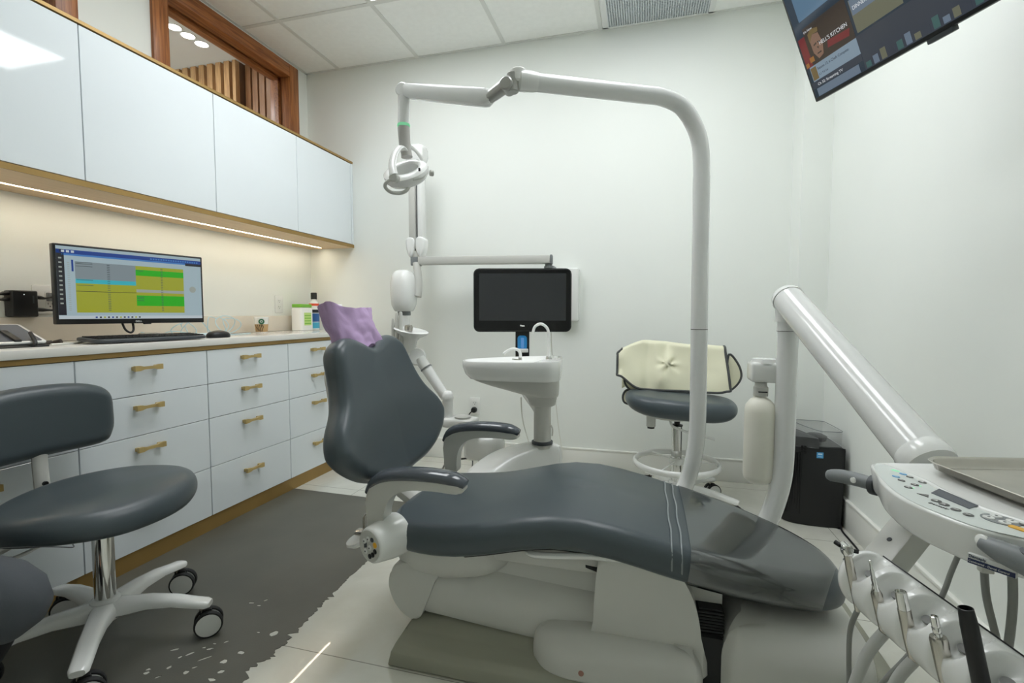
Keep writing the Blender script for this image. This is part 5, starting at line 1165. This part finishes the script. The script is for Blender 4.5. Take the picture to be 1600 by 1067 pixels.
# tunic skirt falling over the thigh to the knee, with a slanting hem
bm = NB(); loops = []; d = (KN - hipL); dn = d.normalized(); sdv = dn.cross(V(0, 0, 1)).normalized(); up = sdv.cross(dn)
for f, a, b, dr in ((0.0, .14, .13, .10), (.3, .128, .115, .095), (.6, .112, .104, .075), (.85, .098, .096, .040), (1.0, .084, .086, .016), (1.10, .062, .062, .0), (1.16, .03, .03, .0)):
    c = hipL + d * f; L = []
    for k in range(32):
        an = 2 * PI * k / 32; ca, sa = math.cos(an), math.sin(an)
        wob = 1 + .03 * math.sin(5 * an + 9 * f) + .02 * math.sin(11 * f + 3 * an)
        L.append(c + sdv * (a * ca * wob) + up * (b * sa * wob - (dr * abs(sa) if sa < 0 else 0)))
    loops.append(L)
loft(bm, loops); put('tunic_skirt', bm, TUN, pr, angle=80)
skin('trousers', {'pel': (PE + V(0, 0, -.02), (.12, .11)), 'hL': (hipL, .10), 'kL': (KN + V(0, 0, -.012), .072), 'mL': ((KN + AN) / 2, .070), 'aL': (AN + V(0, 0, .02), .058), 'hR': (hipR, .10), 'kR': (K2, .076), 'mR': ((K2 + A2) / 2, .070), 'aR': (A2 + V(0, 0, .02), .058)},
     [('pel', 'hL'), ('hL', 'kL'), ('kL', 'mL'), ('mL', 'aL'), ('pel', 'hR'), ('hR', 'kR'), ('kR', 'mR'), ('mR', 'aR')], TRO, pr)
HAIR = mat('dark_brown_hair', rgb(48, 36, 30), rough=.6, var=.1, vscale=40)
bm = NB(); HT = head + V(0, 0, .045); loft(bm, [[HT - fw * .022 + fw * (x * s) + lf * (y * s) + V(0, 0, z) for x, y in superel(.098, .092, 2, 24)] for z, s in ((-.06, .9), (-.02, 1.0), (.03, 1.0), (.07, .9), (.10, .65), (.115, .3))])
for v in bm.verts:
    q = v.co - HT
    if q.dot(fw) > .02 and q.z < .045: v.co -= fw * (q.dot(fw) - .02) * .8
put('hair', bm, HAIR, pr, angle=80)
bm = NB(); fc = head + fw * .068
cyl(bm, fc + V(0, 0, .012), fc + fw * .018 + V(0, 0, -.02), .010, 12, r2=.013); put('nose', bm, SKIN, pr)
for s in (-1, 1):
    bm = NB(); lathe(bm, [(0, 0), (.010, .002), (.0, .006)], axm(fc + lf * (s * .03) + V(0, 0, .02) - fw * .008, fw), 14, sy=.6); put('eye', bm, PLASTW, pr)
    bm = NB(); lathe(bm, [(0, -.008), (.022, 0), (.02, .008), (0, .008)], axm(head + lf * (s * .085) + V(0, 0, .005), lf * s), 16, sx=.7, sy=1.4); put('ear', bm, SKIN, pr)
bm = NB(); lathe(bm, [(0, 0), (.022, .0), (.0, .006)], axm(fc + V(0, 0, -.048) - fw * .010, fw), 16, sy=.35); put('mouth', bm, mat('lips', rgb(170, 106, 98), rough=.5, var=.02), pr)
for a in (AN, A2):
    bm = NB(); c = a + fw * .06; loft(bm, [[c + fw * (x * s) + lf * (y * s) + V(0, 0, z - a.z) for x, y in superel(.135, .05, 2.4, 24)] for z, s in ((.001, .96), (.012, 1.0), (.03, .98), (.055, .8), (.075, .5), (.085, .3))]); put('shoe', bm, BLACK, pr, angle=60)

# ================================================================= THINGS ON THE WORKTOP
ZW = .888
mt = V(-2.107, 1.293, .963); mdv = V(.225, .974, 0).normalized(); mnv = V(mdv.y, -mdv.x, 0)
MM = frm(mt, mdv, (0, 0, 1), mnv)
mo = thing('computer_monitor', 'black computer monitor showing a yellow and green schedule on the worktop', 'monitor', (mt.x + .05, mt.y + .25, ZW))
bm = NB(); prism(bm, rrect(.532, .302, .004, 3, .266, .151), -.030, 0, MM, r=.003); put('housing', bm, BLACK, mo, angle=30)
S = lambda n, r, g, b: screen('screen_' + n, rgb(r, g, b), 1.05)
bgc = S('pale', 176, 198, 206); yel = S('yellow', 170, 176, 46); grn = S('green', 40, 186, 20); gry = S('grey', 138, 152, 158); cya = S('cyan', 62, 190, 205); nvy = S('navy', 26, 66, 150); lbl = S('lightblue', 70, 130, 200); drk = S('dark', 34, 36, 42); lgr = S('lightgrey', 168, 176, 168); ink = S('ink', 70, 84, 86); wht = S('white', 206, 218, 224)
x0, x1, z0, z1 = .008, .524, .020, .294; W_ = x1 - x0; H_ = z1 - z0
def R_(a, b, c, d, m, l=1): return ([(x0 + a * W_, z0 + b * H_), (x0 + c * W_, z0 + d * H_)], m, l)
it = [R_(0, 0, 1, 1, bgc, 1), R_(0, .055, .045, .955, drk, 2), R_(.0, .90, 1, .955, nvy, 2), R_(.03, .875, 1, .90, lbl, 2), R_(.87, .86, 1, .90, drk, 3),
      R_(.105, .56, .492, .80, gry, 2), R_(.105, .50, .492, .56, cya, 2), R_(.105, .09, .492, .50, yel, 2), R_(.105, .385, .492, .392, drk, 3), R_(.492, .09, .852, .80, yel, 2), R_(.492, .655, .852, .745, grn, 3), R_(.492, .40, .852, .445, lgr, 3), R_(.492, .195, .852, .355, grn, 3),
      R_(.085, .66, .097, .82, nvy, 2), R_(.0, .0, 1, .045, wht, 2)]
for k in range(26):
    zz = .12 + k * .0262; it += [R_(.300, zz, .318, zz + .008, ink, 4), R_(.672, zz, .688, zz + .008, ink, 4), R_(.060, zz, .074, zz + .008, lgr, 4)]
for k in range(11): it.append(R_(.012, .845 - k * .062, .030, .825 - k * .062, lgr, 3))
for k in range(12): it.append(R_(.215 + k * .026, .012, .228 + k * .026, .034, (nvy, drk, yel, drk)[k % 4], 3))
for k in range(20): it.append(R_(.60 + k * .019, .912, .613 + k * .019, .936, lbl, 3))
for k in range(3): it.append(R_(.03 + k * .028, .915, .048 + k * .028, .945, wht, 3))
for zz in (.77, .79, .735, .545, .47): it.append(R_(.11, zz, .21, zz + .007, ink, 4))
for zz in (.735, .335, .31, .28): it.append(R_(.495, zz - .01, .545, zz - .003, ink, 4))
it.append(([(x0 + W_ * .925 + .014 * math.cos(2 * PI * k / 16), z0 + H_ * .475 + .014 * math.sin(2 * PI * k / 16)) for k in range(16)], lgr, 2))
rects('screen', MM, it, mo)
text_obj('logo', 'DELL', .0105, MM @ Matrix.Translation((.266, .0055, .0006)), PLASTW, mo, align='CENTER')
bm = NB(); tube(bm, [MM @ V(.27, .13, -.05), MM @ V(.28, .125, -.10), MM @ V(.36, .12, -.13), V(XL + .028, 1.66, 1.085)], .016, seg=14, n=4); box(bm, (.20, .06, -.055), (.34, .20, -.028), r=.006, M=MM); box(bm, (XL + .001, 1.60, 1.02), (XL + .028, 1.72, 1.15), r=.004); put('mount_arm', bm, BLACK, mo, angle=40)
bm = NB(); tube(bm, [MM @ V(.215, .01, -.025), MM @ V(.222, -.025, -.012), MM @ V(.240, -.038, -.010), MM @ V(.252, -.025, -.014), MM @ V(.254, .01, -.025)], .0042, seg=10); put('cable_loop', bm, BLACK, mo)
bm = NB(); box(bm, (.29, -.004, -.02), (.315, .001, -.004), r=.001, seg=1, M=MM); put('power_button', bm, DARKG, mo, smooth=False)
# keyboard
kc = V(-2.01, 1.555, ZW); ka = V(.13, .99, 0).normalized(); kb = V(ka.y, -ka.x, 0)
KM = frm(kc, ka, -kb, (0, 0, 1))
kb_ = thing('keyboard', 'low black keyboard on the worktop in front of the monitor', 'keyboard', tuple(kc))
bm = NB(); pillow(bm, superel(.222, .078, 6, 48), .014, .006, .003, lambda a, b, n: KM @ V(a, b, n + .004 + .008 * (b + .07) / .14), seg=3); put('case', bm, DARKG, kb_)
bm = NB()
for r_ in range(5):
    for c_ in range(17):
        x = -.20 + c_ * .0243; y = -.050 + r_ * .0215; box(bm, (x, y, .0175 + .008 * (y + .07) / .14), (x + .020, y + .018, .0225 + .008 * (y + .07) / .14), M=KM)
put('keys', bm, BLACK, kb_, smooth=False)
bm = NB(); pillow(bm, superel(.055, .033, 2.5, 30), .032, .020, .004, lambda a, b, n: V(-1.985, 1.885, ZW + .0005) + ka * a - kb * b + V(0, 0, n * (1 - .25 * (a / .055) ** 2)), dish=.003); o = put('computer_mouse', bm, BLACK); tag(o, 'black computer mouse beside the keyboard', 'mouse')
# tablet on a small tilted stand
tb = thing('tablet', 'white-backed tablet leaning low on the worktop at the near end', 'tablet', (-2.08, 1.12, ZW))
TMX = frm((-2.055, 1.105, ZW + .012), V(.05, .999, 0).normalized(), V(-.93, .045, .36).normalized(), V(.36, -.015, .93).normalized())
bm = NB(); prism(bm, rrect(.24, .17, .012, 4, 0, .08), 0, .008, TMX, r=.002); put('case', bm, PLASTW, tb, angle=35)
bm = NB(); prism(bm, rrect(.22, .150, .006, 3, 0, .08), .0082, .0088, TMX); put('screen', bm, mat('tablet_glass', rgb(70, 74, 84), rough=.1, var=0), tb, smooth=False)
bm = NB(); prism(bm, rrect(.236, .03, .004, 3, 0, -.008), -.012, -.0005, TMX, r=.002); box(bm, (.03, .0, -.004), (.05, .09, .016), r=.003, M=TMX); tube(bm, [(-2.05, 1.16, ZW + .004), (-2.03, 1.18, ZW + .01), (-2.07, 1.19, ZW + .05)], .006, seg=8); put('stand', bm, BLACK, tb, angle=35)
# black dock box on the upstand ledge
bx = thing('dock_box', 'small black box standing on the upstand beside the monitor', 'electronic box', (-2.345, 1.335, .991))
bm = NB(); box(bm, (-2.384, 1.292, .991), (-2.335, 1.376, 1.094), r=.006, seg=3); put('case', bm, BLACK, bx, angle=35)
bm = NB(); lathe(bm, [(0, 0), (.002, 0), (.0015, .0006), (0, .0006)], axm((-2.335, 1.330, 1.078), (1, 0, 0)), 10); put('indicator', bm, emis('white_indicator_light', (1, 1, 1, 1), 1.5), bx)
rects('print', frm((-2.3345, 1.362, 1.045), (0, 0, 1), (0, -1, 0), (1, 0, 0)), [([(0, 0), (.03, .006)], DARKG, 1)], bx)
for k, (a, b, c) in enumerate((((-2.355, 1.292, 1.082), (-2.35, 1.255, 1.078), (-2.34, 1.18, 1.082)), ((-2.355, 1.292, 1.060), (-2.345, 1.26, 1.056), (-2.335, 1.20, 1.050)), ((-2.355, 1.376, 1.070), (-2.35, 1.41, 1.066), (-2.352, 1.445, 1.075)), ((-2.355, 1.376, 1.020), (-2.345, 1.42, 1.018), (-2.34, 1.49, 1.016)))):
    bm = NB(); a, b, c = V(a), V(b), V(c); tube(bm, [a, a + (b - a) * .5, b, c], [.008, .0075, .004, .003], seg=10); put('plug', bm, BLACK, bx)
bm = NB(); tube(bm, [(-2.335, 1.20, 1.05), (-2.32, 1.16, 1.02), (-2.28, 1.14, .94), (-2.22, 1.18, ZW + .008), (-2.20, 1.30, ZW + .004), (-2.16, 1.42, ZW + .004), (-2.12, 1.50, ZW + .006)], .0032, seg=8); o = put('charging_cable', bm, WHITEC); tag(o, 'white charging cable trailing over the worktop behind the tablet', 'cable')
bm = NB(); tube(bm, [(-2.07, 1.25, ZW + .004), (-2.10, 1.36, ZW + .004), (-2.08, 1.43, ZW + .012), (-2.10, 1.53, ZW + .020), (-2.12, 1.58, ZW + .022)], .0035, seg=8); o = put('charging_cable', bm, WHITEC); tag(o, 'white cable lying across the back edge of the keyboard', 'cable')
bm = NB(); lathe(bm, [(0, -.02), (.007, -.018), (.008, .015), (.004, .02), (0, .02)], axm((-2.12, 1.265, ZW + .009), (.2, 1, 0)), 12); lathe(bm, [(0, -.012), (.009, -.011), (.009, .011), (0, .012)], axm((-2.10, 1.29, ZW + .010), (.7, .4, .2)), 12); o = put('cable_clip', bm, mat('dark_brown_plastic', rgb(58, 50, 44), rough=.5, var=.03)); tag(o, 'tiny dark cable clip between tablet and keyboard', 'cable clip')
bm = NB(); box(bm, (-2.17, 1.54, ZW + .001), (-2.12, 1.72, ZW + .016), r=.003); o = put('pen_case', bm, BLACK, angle=30); tag(o, 'flat black case lying behind the keyboard', 'case')
bm = NB(); tube(bm, [(-2.11, 1.60, ZW + .024), (-2.108, 1.68, ZW + .024)], .008, seg=10, sm=False); tube(bm, [(-2.108, 1.68, ZW + .024), (-2.106, 1.72, ZW + .023)], .006, seg=10, sm=False); o = put('handheld_scanner', bm, PLASTW); tag(o, 'slim white instrument lying along the keyboard back edge', 'instrument')
# pale blue cable coils
cb = thing('coiled_cable', 'tangle of pale blue cable loops behind the mouse', 'cable', (-2.26, 2.05, ZW))
PALEB = mat('pale_blue_cable', rgb(172, 202, 212), rough=.45, var=.03)
for k, (cy, r_, ph, ln, tl) in enumerate(((2.22, .052, 0.2, 1, .0), (2.235, .045, 1.5, 1, .02), (2.11, .05, .8, 1, .04), (2.0, .038, 2.2, 1, -.03), (1.93, .032, .4, 1, .02))):
    pts = []
    for q in range(22):
        a = ph + 2 * PI * q / 20; pts.append((-2.285 + .016 * math.sin(2 * a + k) + .012 * k * (k < 3), cy + r_ * 1.15 * math.cos(a) + tl * (q / 20), ZW + .004 + r_ * (1 + math.sin(a)) * .95))
    bm = NB(); tube(bm, pts, .0022, seg=8, n=3); put('loop', bm, PALEB, cb)
bm = NB(); tube(bm, [(-2.26, 1.72, ZW + .03), (-2.22, 1.80, ZW + .004), (-2.18, 1.92, ZW + .006), (-2.20, 2.05, ZW + .003), (-2.16, 2.18, ZW + .003), (-2.22, 2.33, ZW + .003)], .0022, seg=8); tube(bm, [(-2.33, 2.06, .985), (-2.31, 2.09, .96), (-2.29, 2.13, .90), (-2.25, 2.12, ZW + .005), (-2.2, 1.98, ZW + .004), (-2.22, 1.85, ZW + .03), (-2.25, 1.78, ZW + .004)], .0022, seg=8); put('trailing_cable', bm, PALEB, cb)
bm = NB(); box(bm, (-2.30, 1.99, ZW), (-2.21, 2.11, ZW + .012), r=.003); o = put('cable_adapter', bm, mat('pale_blue_plastic', rgb(196, 216, 222), rough=.4, var=.02), angle=30); tag(o, 'flat pale blue adapter box under the coiled cable', 'adapter')
# paper cup
cpx, cpy = -2.255, 2.455
cp = thing('paper_cup', 'small paper coffee cup with green logo and brown patterned sleeve', 'cup', (cpx, cpy, ZW))
bm = NB(); lathe(bm, [(0, .001), (.030, .001), (.0415, .092), (.043, .094), (.0415, .096), (.040, .092), (.029, .005), (0, .005)], Matrix.Translation((cpx, cpy, ZW)), 32); put('cup_body', bm, CERAM, cp, angle=50)
SLEEVE = mat('kraft_sleeve', rgb(176, 146, 104), rough=.8, var=.04)
bm = NB(); lathe(bm, [(.0318, .006), (.0326, .006), (.0382, .052), (.0374, .052)], Matrix.Translation((cpx, cpy, ZW)), 32); sl = put('sleeve', bm, SLEEVE, cp, angle=50)
vd = V(-cpx, -cpy, 0).normalized(); ah = math.atan2(vd.y, vd.x)
bm = NB()
for k in range(5):
    L = []; R2 = []
    for q in range(9):
        z = .008 + q * .0052; rr = .0320 + (z - .006) / .046 * .0060 + .0006; aa = ah - .95 + k * .26 + .09 * math.sin(q * .75 + k)
        L.append(V(cpx + rr * math.cos(aa), cpy + rr * math.sin(aa), ZW + z)); R2.append(V(cpx + rr * math.cos(aa + .12), cpy + rr * math.sin(aa + .12), ZW + z))
    loft(bm, [L, R2], cap=False, closed=False)
put('sleeve_pattern', bm, mat('dark_print', rgb(48, 40, 32), rough=.8, var=.02), sl, smooth=False)
bm = NB(); q = V(cpx, cpy, ZW + .068) + vd * .0392
GRN = mat('logo_green', rgb(24, 92, 62), rough=.5, var=.01); Mq = axm(q, vd + V(0, 0, -.12))
lathe(bm, [(.0085, 0), (.0165, 0), (.0165, .0012), (.0085, .0012)], Mq, 28); lathe(bm, [(0, .0), (.0035, 0), (.0035, .0012), (0, .0012)], Mq @ Matrix.Translation((0, -.001, 0)), 14)
for s in (-1, 1): lathe(bm, [(0, 0), (.0018, 0), (.0018, .0012), (0, .0012)], Mq @ Matrix.Translation((s * .0055, -.003, 0)), 10)
put('round_logo', bm, GRN, cp, smooth=False)
# wipes tub and bottle in the corner
wx, wy = -2.285, 2.86
wp = thing('wipes_tub', 'white and green wipes tub on the worktop near the corner', 'tub', (wx, wy, ZW))
bm = NB(); pillow(bm, rrect(.085, .125, .014, 4), .158, .010, .006, lambda a, b, n: V(wx + a, wy + b, ZW + n)); put('tub', bm, CERAM, wp)
LIME = mat('lime_green', rgb(122, 186, 66), rough=.4, var=.02)
bm = NB(); pillow(bm, rrect(.080, .120, .014, 4), .022, .004, .003, lambda a, b, n: V(wx + a, wy + b, ZW + .159 + n)); put('lid', bm, LIME, wp)
LM = frm((wx + .0428, wy, ZW + .075), (0, 1, 0), (0, 0, 1), (1, 0, 0))
rects('label', LM, [([(-.034, -.040), (.040, .048)], mat('pale_lime', rgb(186, 216, 130), rough=.5, var=.02), 1)] + [([(-.030, z), (.036, z + .007)], LIME, 2) for z in (-.03, -.012, .006, .024)], wp)
bx0, by0 = -2.275, 2.975
bo = thing('spray_bottle', 'slim white bottle with black cap and blue label beside the wipes tub', 'bottle', (bx0, by0, ZW))
bm = NB(); lathe(bm, [(0, 0), (.032, .002), (.034, .01), (.034, .17), (.028, .20), (.016, .212), (.016, .222), (0, .222)], Matrix.Translation((bx0, by0, ZW)), 28); put('body', bm, CERAM, bo, angle=50)
bm = NB(); lathe(bm, [(.021, .218), (.021, .262), (.018, .265), (0, .265)], Matrix.Translation((bx0, by0, ZW)), 24); put('cap', bm, BLACK, bo, angle=40)
for (za, zb_, m) in ((.012, .055, mat('teal_label', rgb(70, 160, 190), rough=.4, var=.02)), (.058, .118, mat('blue_label', rgb(44, 92, 150), rough=.4, var=.02)), (.122, .145, mat('black_label_print', rgb(30, 32, 40), rough=.4, var=.02)), (.172, .188, mat('red_label', rgb(222, 80, 50), rough=.4, var=.02))):
    bm = NB(); rr = .0345 if za < .17 else .0345; lathe(bm, [(rr, za), (rr + .0003, za), (rr + .0003, zb_), (rr, zb_)], Matrix.Translation((bx0, by0, ZW)), 28); put('label_band', bm, m, bo, angle=40)
# wall outlets
def outlet(name, label, p, n, parent=None, w=.072, h=.116, dark=False):
    n = V(n); a = V(0, 0, 1).cross(n); M = frm(p, a, (0, 0, 1), n)
    t = thing(name, label, 'outlet', tuple(p))
    bm = NB(); prism(bm, rrect(w, h, .006, 3), 0, .006, M, r=.0015); put('cover_plate', bm, CERAM, t, angle=35)
    for s in (-1, 1):
        bm = NB(); prism(bm, rrect(.034, .030, .010, 4, 0, s * .0205), .006, .0075, M); r_ = put('receptacle', bm, CERAM, t, angle=35)
        bm = NB()
        for x in (-.007, .007): prism(bm, [(x - .001, s * .0205 - .001), (x + .001, s * .0205 - .001), (x + .001, s * .0205 + .007), (x - .001, s * .0205 + .007)], .0075, .0078, M)
        prism(bm, rrect(.005, .005, .002, 3, 0, s * .0205 - .008), .0075, .0078, M); put('slots', bm, DARKG, r_, smooth=False)
    return t
outlet('wall_outlet', 'white outlet on the wall above the coffee cup', (XL + .0005, 2.752, 1.068), (1, 0, 0))
t = outlet('wall_outlet', 'wide white outlet plate half hidden behind the computer monitor', (XL + .0005, 1.44, 1.062), (1, 0, 0), w=.115, h=.118)
bm = NB(); box(bm, (XL + .0085, 1.425, 1.055), (XL + .028, 1.465, 1.09), r=.004); put('grey_adapter', bm, MIDG, t, angle=35)
ot = outlet('wall_outlet', 'white outlet with a black plug low on the back wall', (-1.102, YB - .0005, .375), (0, -1, 0))
bm = NB(); q = V(-1.102, YB - .0085, .352); lathe(bm, [(0, 0), (.018, .001), (.021, .012), (.017, .030), (.010, .034), (0, .034)], axm(q, (0, -1, 0)), 20); tube(bm, [q + V(0, -.03, 0), q + V(-.02, -.045, -.02), q + V(-.035, -.04, -.06), q + V(-.03, -.03, -.18), q + V(.0, -.05, -.33), q + V(.05, -.2, -.345)], .004, seg=8); o = put('power_plug', bm, BLACK); tag(o, 'black power plug with cord in the low back wall outlet', 'plug')

# ================================================================= WALL TV
TP = V(.495, 1.7, 1.644); td = V(.405, -.914, 0).normalized(); nh = V(td.y, -td.x, 0); tl = math.radians(23.5)
tu = nh * math.sin(tl) + V(0, 0, math.cos(tl)); tn = td.cross(tu)
TV = frm(TP, td, tu, tn)
tv = thing('wall_television', 'black flat television tilted down near the ceiling, showing a streaming menu', 'television', tuple(TP))
TW, TH_ = .73, .425
bm = NB(); box(bm, (0, 0, -.022), (TW, TH_, 0), r=.003, M=TV); box(bm, (.14, .05, -.055), (TW - .14, TH_ * .75, -.02), r=.008, M=TV); put('housing', bm, BLACK, tv, angle=30)
T_ = lambda n, r, g, b, s=.95: screen('tv_' + n, rgb(r, g, b), s)
dkb = T_('deepblue', 40, 58, 76); blu = T_('slateblue', 96, 132, 162); brn = T_('brown', 66, 56, 50); red = T_('red', 132, 48, 52); stp = T_('strip', 150, 172, 190); gr1 = T_('greyblue', 62, 70, 84); mix = T_('moss', 122, 124, 104); txt = T_('text', 225, 230, 235, 1.2); dkt = T_('darktext', 50, 60, 74); skn = T_('tan', 150, 118, 100); hrr = T_('straw', 130, 110, 70); ora = T_('orange', 176, 120, 60); teal = T_('teal', 70, 110, 110); gl2 = T_('paleblue', 120, 138, 158)
def Q(x0, y0, x1, y1, m, l=1): return ([(x0, y0), (x1, y1)], m, l)
b_ = .007
it = [Q(b_, .010, TW - b_, TH_ - b_, dkb, 1), Q(b_, .0, .0001 + b_, .0001, dkb, 1), Q(.032, .226, .32, TH_ - b_, blu, 2), Q(.033, .098, .180, .205, brn, 2), Q(b_ + .002, .098, .033, .185, red, 2), Q(.018, .055, .180, .098, stp, 3), Q(.020, .058, .040, .094, hrr, 4), Q(.188, .105, .315, .19, mix, 2), Q(.190, .150, .30, .19, gl2, 3), Q(.18, .0105, TW - b_, .1, gr1, 2), Q(.009, .036, .18, .055, gr1, 3), Q(.020, .0115, .165, .034, gl2, 3), Q(.46, .03, .66, .095, teal, 3), Q(.50, .10, .66, .2, T_('plum', 80, 66, 84), 3)]
it += [([(.048, .128), (.060, .106), (.078, .112), (.086, .14), (.080, .172), (.060, .176), (.047, .16)], skn, 4), ([(.046, .158), (.06, .176), (.081, .174), (.084, .185), (.06, .192), (.046, .182)], hrr, 5), ([(.056, .148), (.066, .151), (.066, .147), (.056, .144)], brn, 6), ([(.070, .151), (.079, .149), (.079, .145), (.070, .147)], brn, 6), ([(.064, .138), (.070, .138), (.068, .131)], brn, 6), ([(.060, .122), (.074, .123), (.074, .119), (.060, .119)], brn, 6),
       ([(.095, .118), (.165, .112), (.172, .130), (.10, .136)], red, 3), Q(.028, .108, .044, .122, ora, 4), Q(.010, .100, .022, .112, ora, 4)]
for k in range(14): it.append(Q(.185 + k * .022, .013, .200 + k * .022, .028 + .006 * (k % 3), (teal, gl2, mix, gr1)[k % 4], 3))
rects('screen', frm(TP, td, tu, tn), it, tv)
def ttxt(s, x, y, sz, m, lay=8, sx=1.0): text_obj('screen_text', s, sz, TV @ Matrix.Translation((x, y, .0004 * lay)), m, tv, ext=.0001, sx=sx)
ttxt("HELL'S KITCHEN", .076, .137, .0150, txt, 10, .86); ttxt('On Now', .036, .190, .0085, txt, 6)
ttxt('Season 13, 6 Chefs Compete', .044, .080, .0105, dkt, 8, .88); ttxt('5.1 TV-14', .044, .064, .008, dkt, 8)
ttxt('Ch 32: Streaming TV', .030, .040, .0105, txt, 8); ttxt('DINNER RUSH', .196, .162, .014, txt, 8, .8)
bm = NB(); box(bm, (TW / 2 - .030, -.011, -.018), (TW / 2 + .030, .0015, -.002), r=.002, M=TV); put('sensor_bar', bm, DARKG, tv, angle=30)
bm = NB(); c = TV @ V(TW / 2, .22, -.05); e = V(XR - .002, c.y + .14, c.z + .05)
tube(bm, [c, c + (e - c) * .5 + V(0, 0, -.01), e], .018, seg=12, n=3); box(bm, (XR - .016, e.y - .05, e.z - .11), (XR - .001, e.y + .05, e.z + .11), r=.003); put('wall_bracket', bm, BLACK, tv, angle=35)

# ================================================================= AIR PURIFIER
ax0 = V(.655, 2.56, 0)
pu = thing('air_purifier', 'black floor air purifier with clear top bin beside the right-hand wall corner', 'air purifier', (.78, 2.66, 0))
fo = [(.656, 2.62), (.668, 2.575), (.70, 2.545), (.76, 2.530), (.83, 2.527), (.893, 2.532), (.900, 2.545), (.895, 2.76), (.885, 2.775), (.70, 2.775), (.665, 2.76)]
FO = closed2(fo, 3)
bm = NB(); pillow(bm, FO, .375, .006, .008, lambda a, b, n: V(a + (.012 * n / .375), b + .012 * n / .375, n), seg=3, fs=(.9, .6, .3)); put('body', bm, BLACK, pu, angle=40)
bm = NB()
for k in range(7): box(bm, (.664 + k * .0095 + .006, 2.5665 - k * .0042 - .004, .05), (.664 + k * .0095 + .010, 2.575 - k * .0042 + .02, .345), M=None)
put('front_grille', bm, mat('deep_black_grille', rgb(14, 14, 15), rough=.7, var=.02), pu, smooth=False)
DKG2 = mat('charcoal_plastic', rgb(66, 67, 68), rough=.4, var=.04, vscale=60)
tp = [(.668, 2.632), (.680, 2.588), (.712, 2.558), (.772, 2.543), (.80, 2.541), (.74, 2.775), (.70, 2.787), (.675, 2.772)]
bm = NB(); prism(bm, closed2(tp, 3), .372, .420, None, r=.004); put('top_cap', bm, DKG2, pu, angle=35)
bm = NB(); prism(bm, [(.795, 2.541), (.845, 2.539), (.897, 2.545), (.903, 2.557), (.90, 2.775), (.745, 2.782)], .3765, .381); put('top_plate', bm, DKG2, pu, smooth=False)
bm = NB(); pillow(bm, closed2([(.80, 2.555), (.845, 2.540), (.898, 2.548), (.905, 2.60), (.898, 2.745), (.88, 2.785), (.76, 2.785), (.755, 2.70)], 3), .072, .01, .004, lambda a, b, n: V(a, b, .382 + n), seg=3); bf = [f for f in bm.faces if f.calc_center_median().z > .452 or f.calc_center_median().z < .3835]
bmesh.ops.delete(bm, geom=bf, context='FACES'); put('clear_bin', bm, SMOKE, pu, angle=40)
bm = NB(); tube(bm, [(a, b, .4535) for a, b in closed2([(.80, 2.555), (.845, 2.540), (.898, 2.548), (.905, 2.60), (.898, 2.745), (.88, 2.785), (.76, 2.785), (.755, 2.70)], 3)], .0016, seg=6, sm=False, closed=True); put('bin_rim', bm, MIDG, pu)
bm = NB(); lathe(bm, [(0, 0), (.045, 0), (.05, .02), (.03, .03), (0, .03)], Matrix.Translation((.83, 2.68, .381)), 24); put('bin_insert', bm, BLACK, pu)
SB = mat('blue_sticker', rgb(74, 160, 218), rough=.4, var=.02)
pm = frm((.808, 2.5385, .340), (1, 0, 0), (0, 0, 1), (0, -1, 0))
bm = NB(); box(bm, (-.014, -.014, -.001), (.014, .014, .0012), M=pm); k_ = put('blue_sticker', bm, SB, pu, smooth=False)
rects('sticker_mark', pm, [([(-.009, .002), (.009, .009)], mat('pale_blue_print', rgb(196, 226, 244), rough=.4, var=0), 4), ([(-.009, -.008), (.009, -.006)], MATS['pale_blue_print'], 4)], k_)
bm = NB()
for k in range(2):
    for j in range(3): box(bm, (.728 + k * .014, 2.5425, .352 + j * .014 - .01), (.738 + k * .014, 2.5465, .361 + j * .014 - .01))
put('buttons', bm, mat('deep_black_grille', None), pu, smooth=False)
bm = NB(); tube(bm, [(.902, 2.60, .06), (.908, 2.56, .03), (.895, 2.50, .008), (.893, 2.40, .005), (.888, 2.30, .005), (.862, 2.235, .005), (.83, 2.21, .005), (.80, 2.20, .005), (.80, 2.10, .005)], .0042, seg=8); put('power_cord', bm, BLACK, pu)
bm = NB(); tube(bm, [(.905, 2.63, .21), (.914, 2.60, .205), (.912, 2.59, .18), (.904, 2.60, .17)], .004, seg=8); put('cord_hook', bm, BLACK, pu)

# ================================================================= WORLD, CAMERA, VIEW
w = bpy.data.worlds.new('World'); scene.world = w; w.use_nodes = True
w.node_tree.nodes['Background'].inputs[0].default_value = (.9, .92, 1, 1); w.node_tree.nodes['Background'].inputs[1].default_value = .03
cam = bpy.data.cameras.new('camera'); co = bpy.data.objects.new('camera', cam); COL.objects.link(co)
co.location = (0, 0, 1.003); co.rotation_euler = (math.radians(90 - 3.276), 0, math.radians(15.213))
cam.sensor_width = 36; cam.lens = 756.2 / 1600 * 36; scene.cycles.diffuse_bounces = 8; scene.cycles.max_bounces = 14; cam.clip_start = .02; cam.clip_end = 50
scene.camera = co
vs = scene.view_settings; scene.display_settings.display_device = 'sRGB'
vs.view_transform = 'Standard'; vs.look = 'None'; vs.exposure = EXPOSURE; vs.gamma = 1.0; vs.use_curve_mapping = False
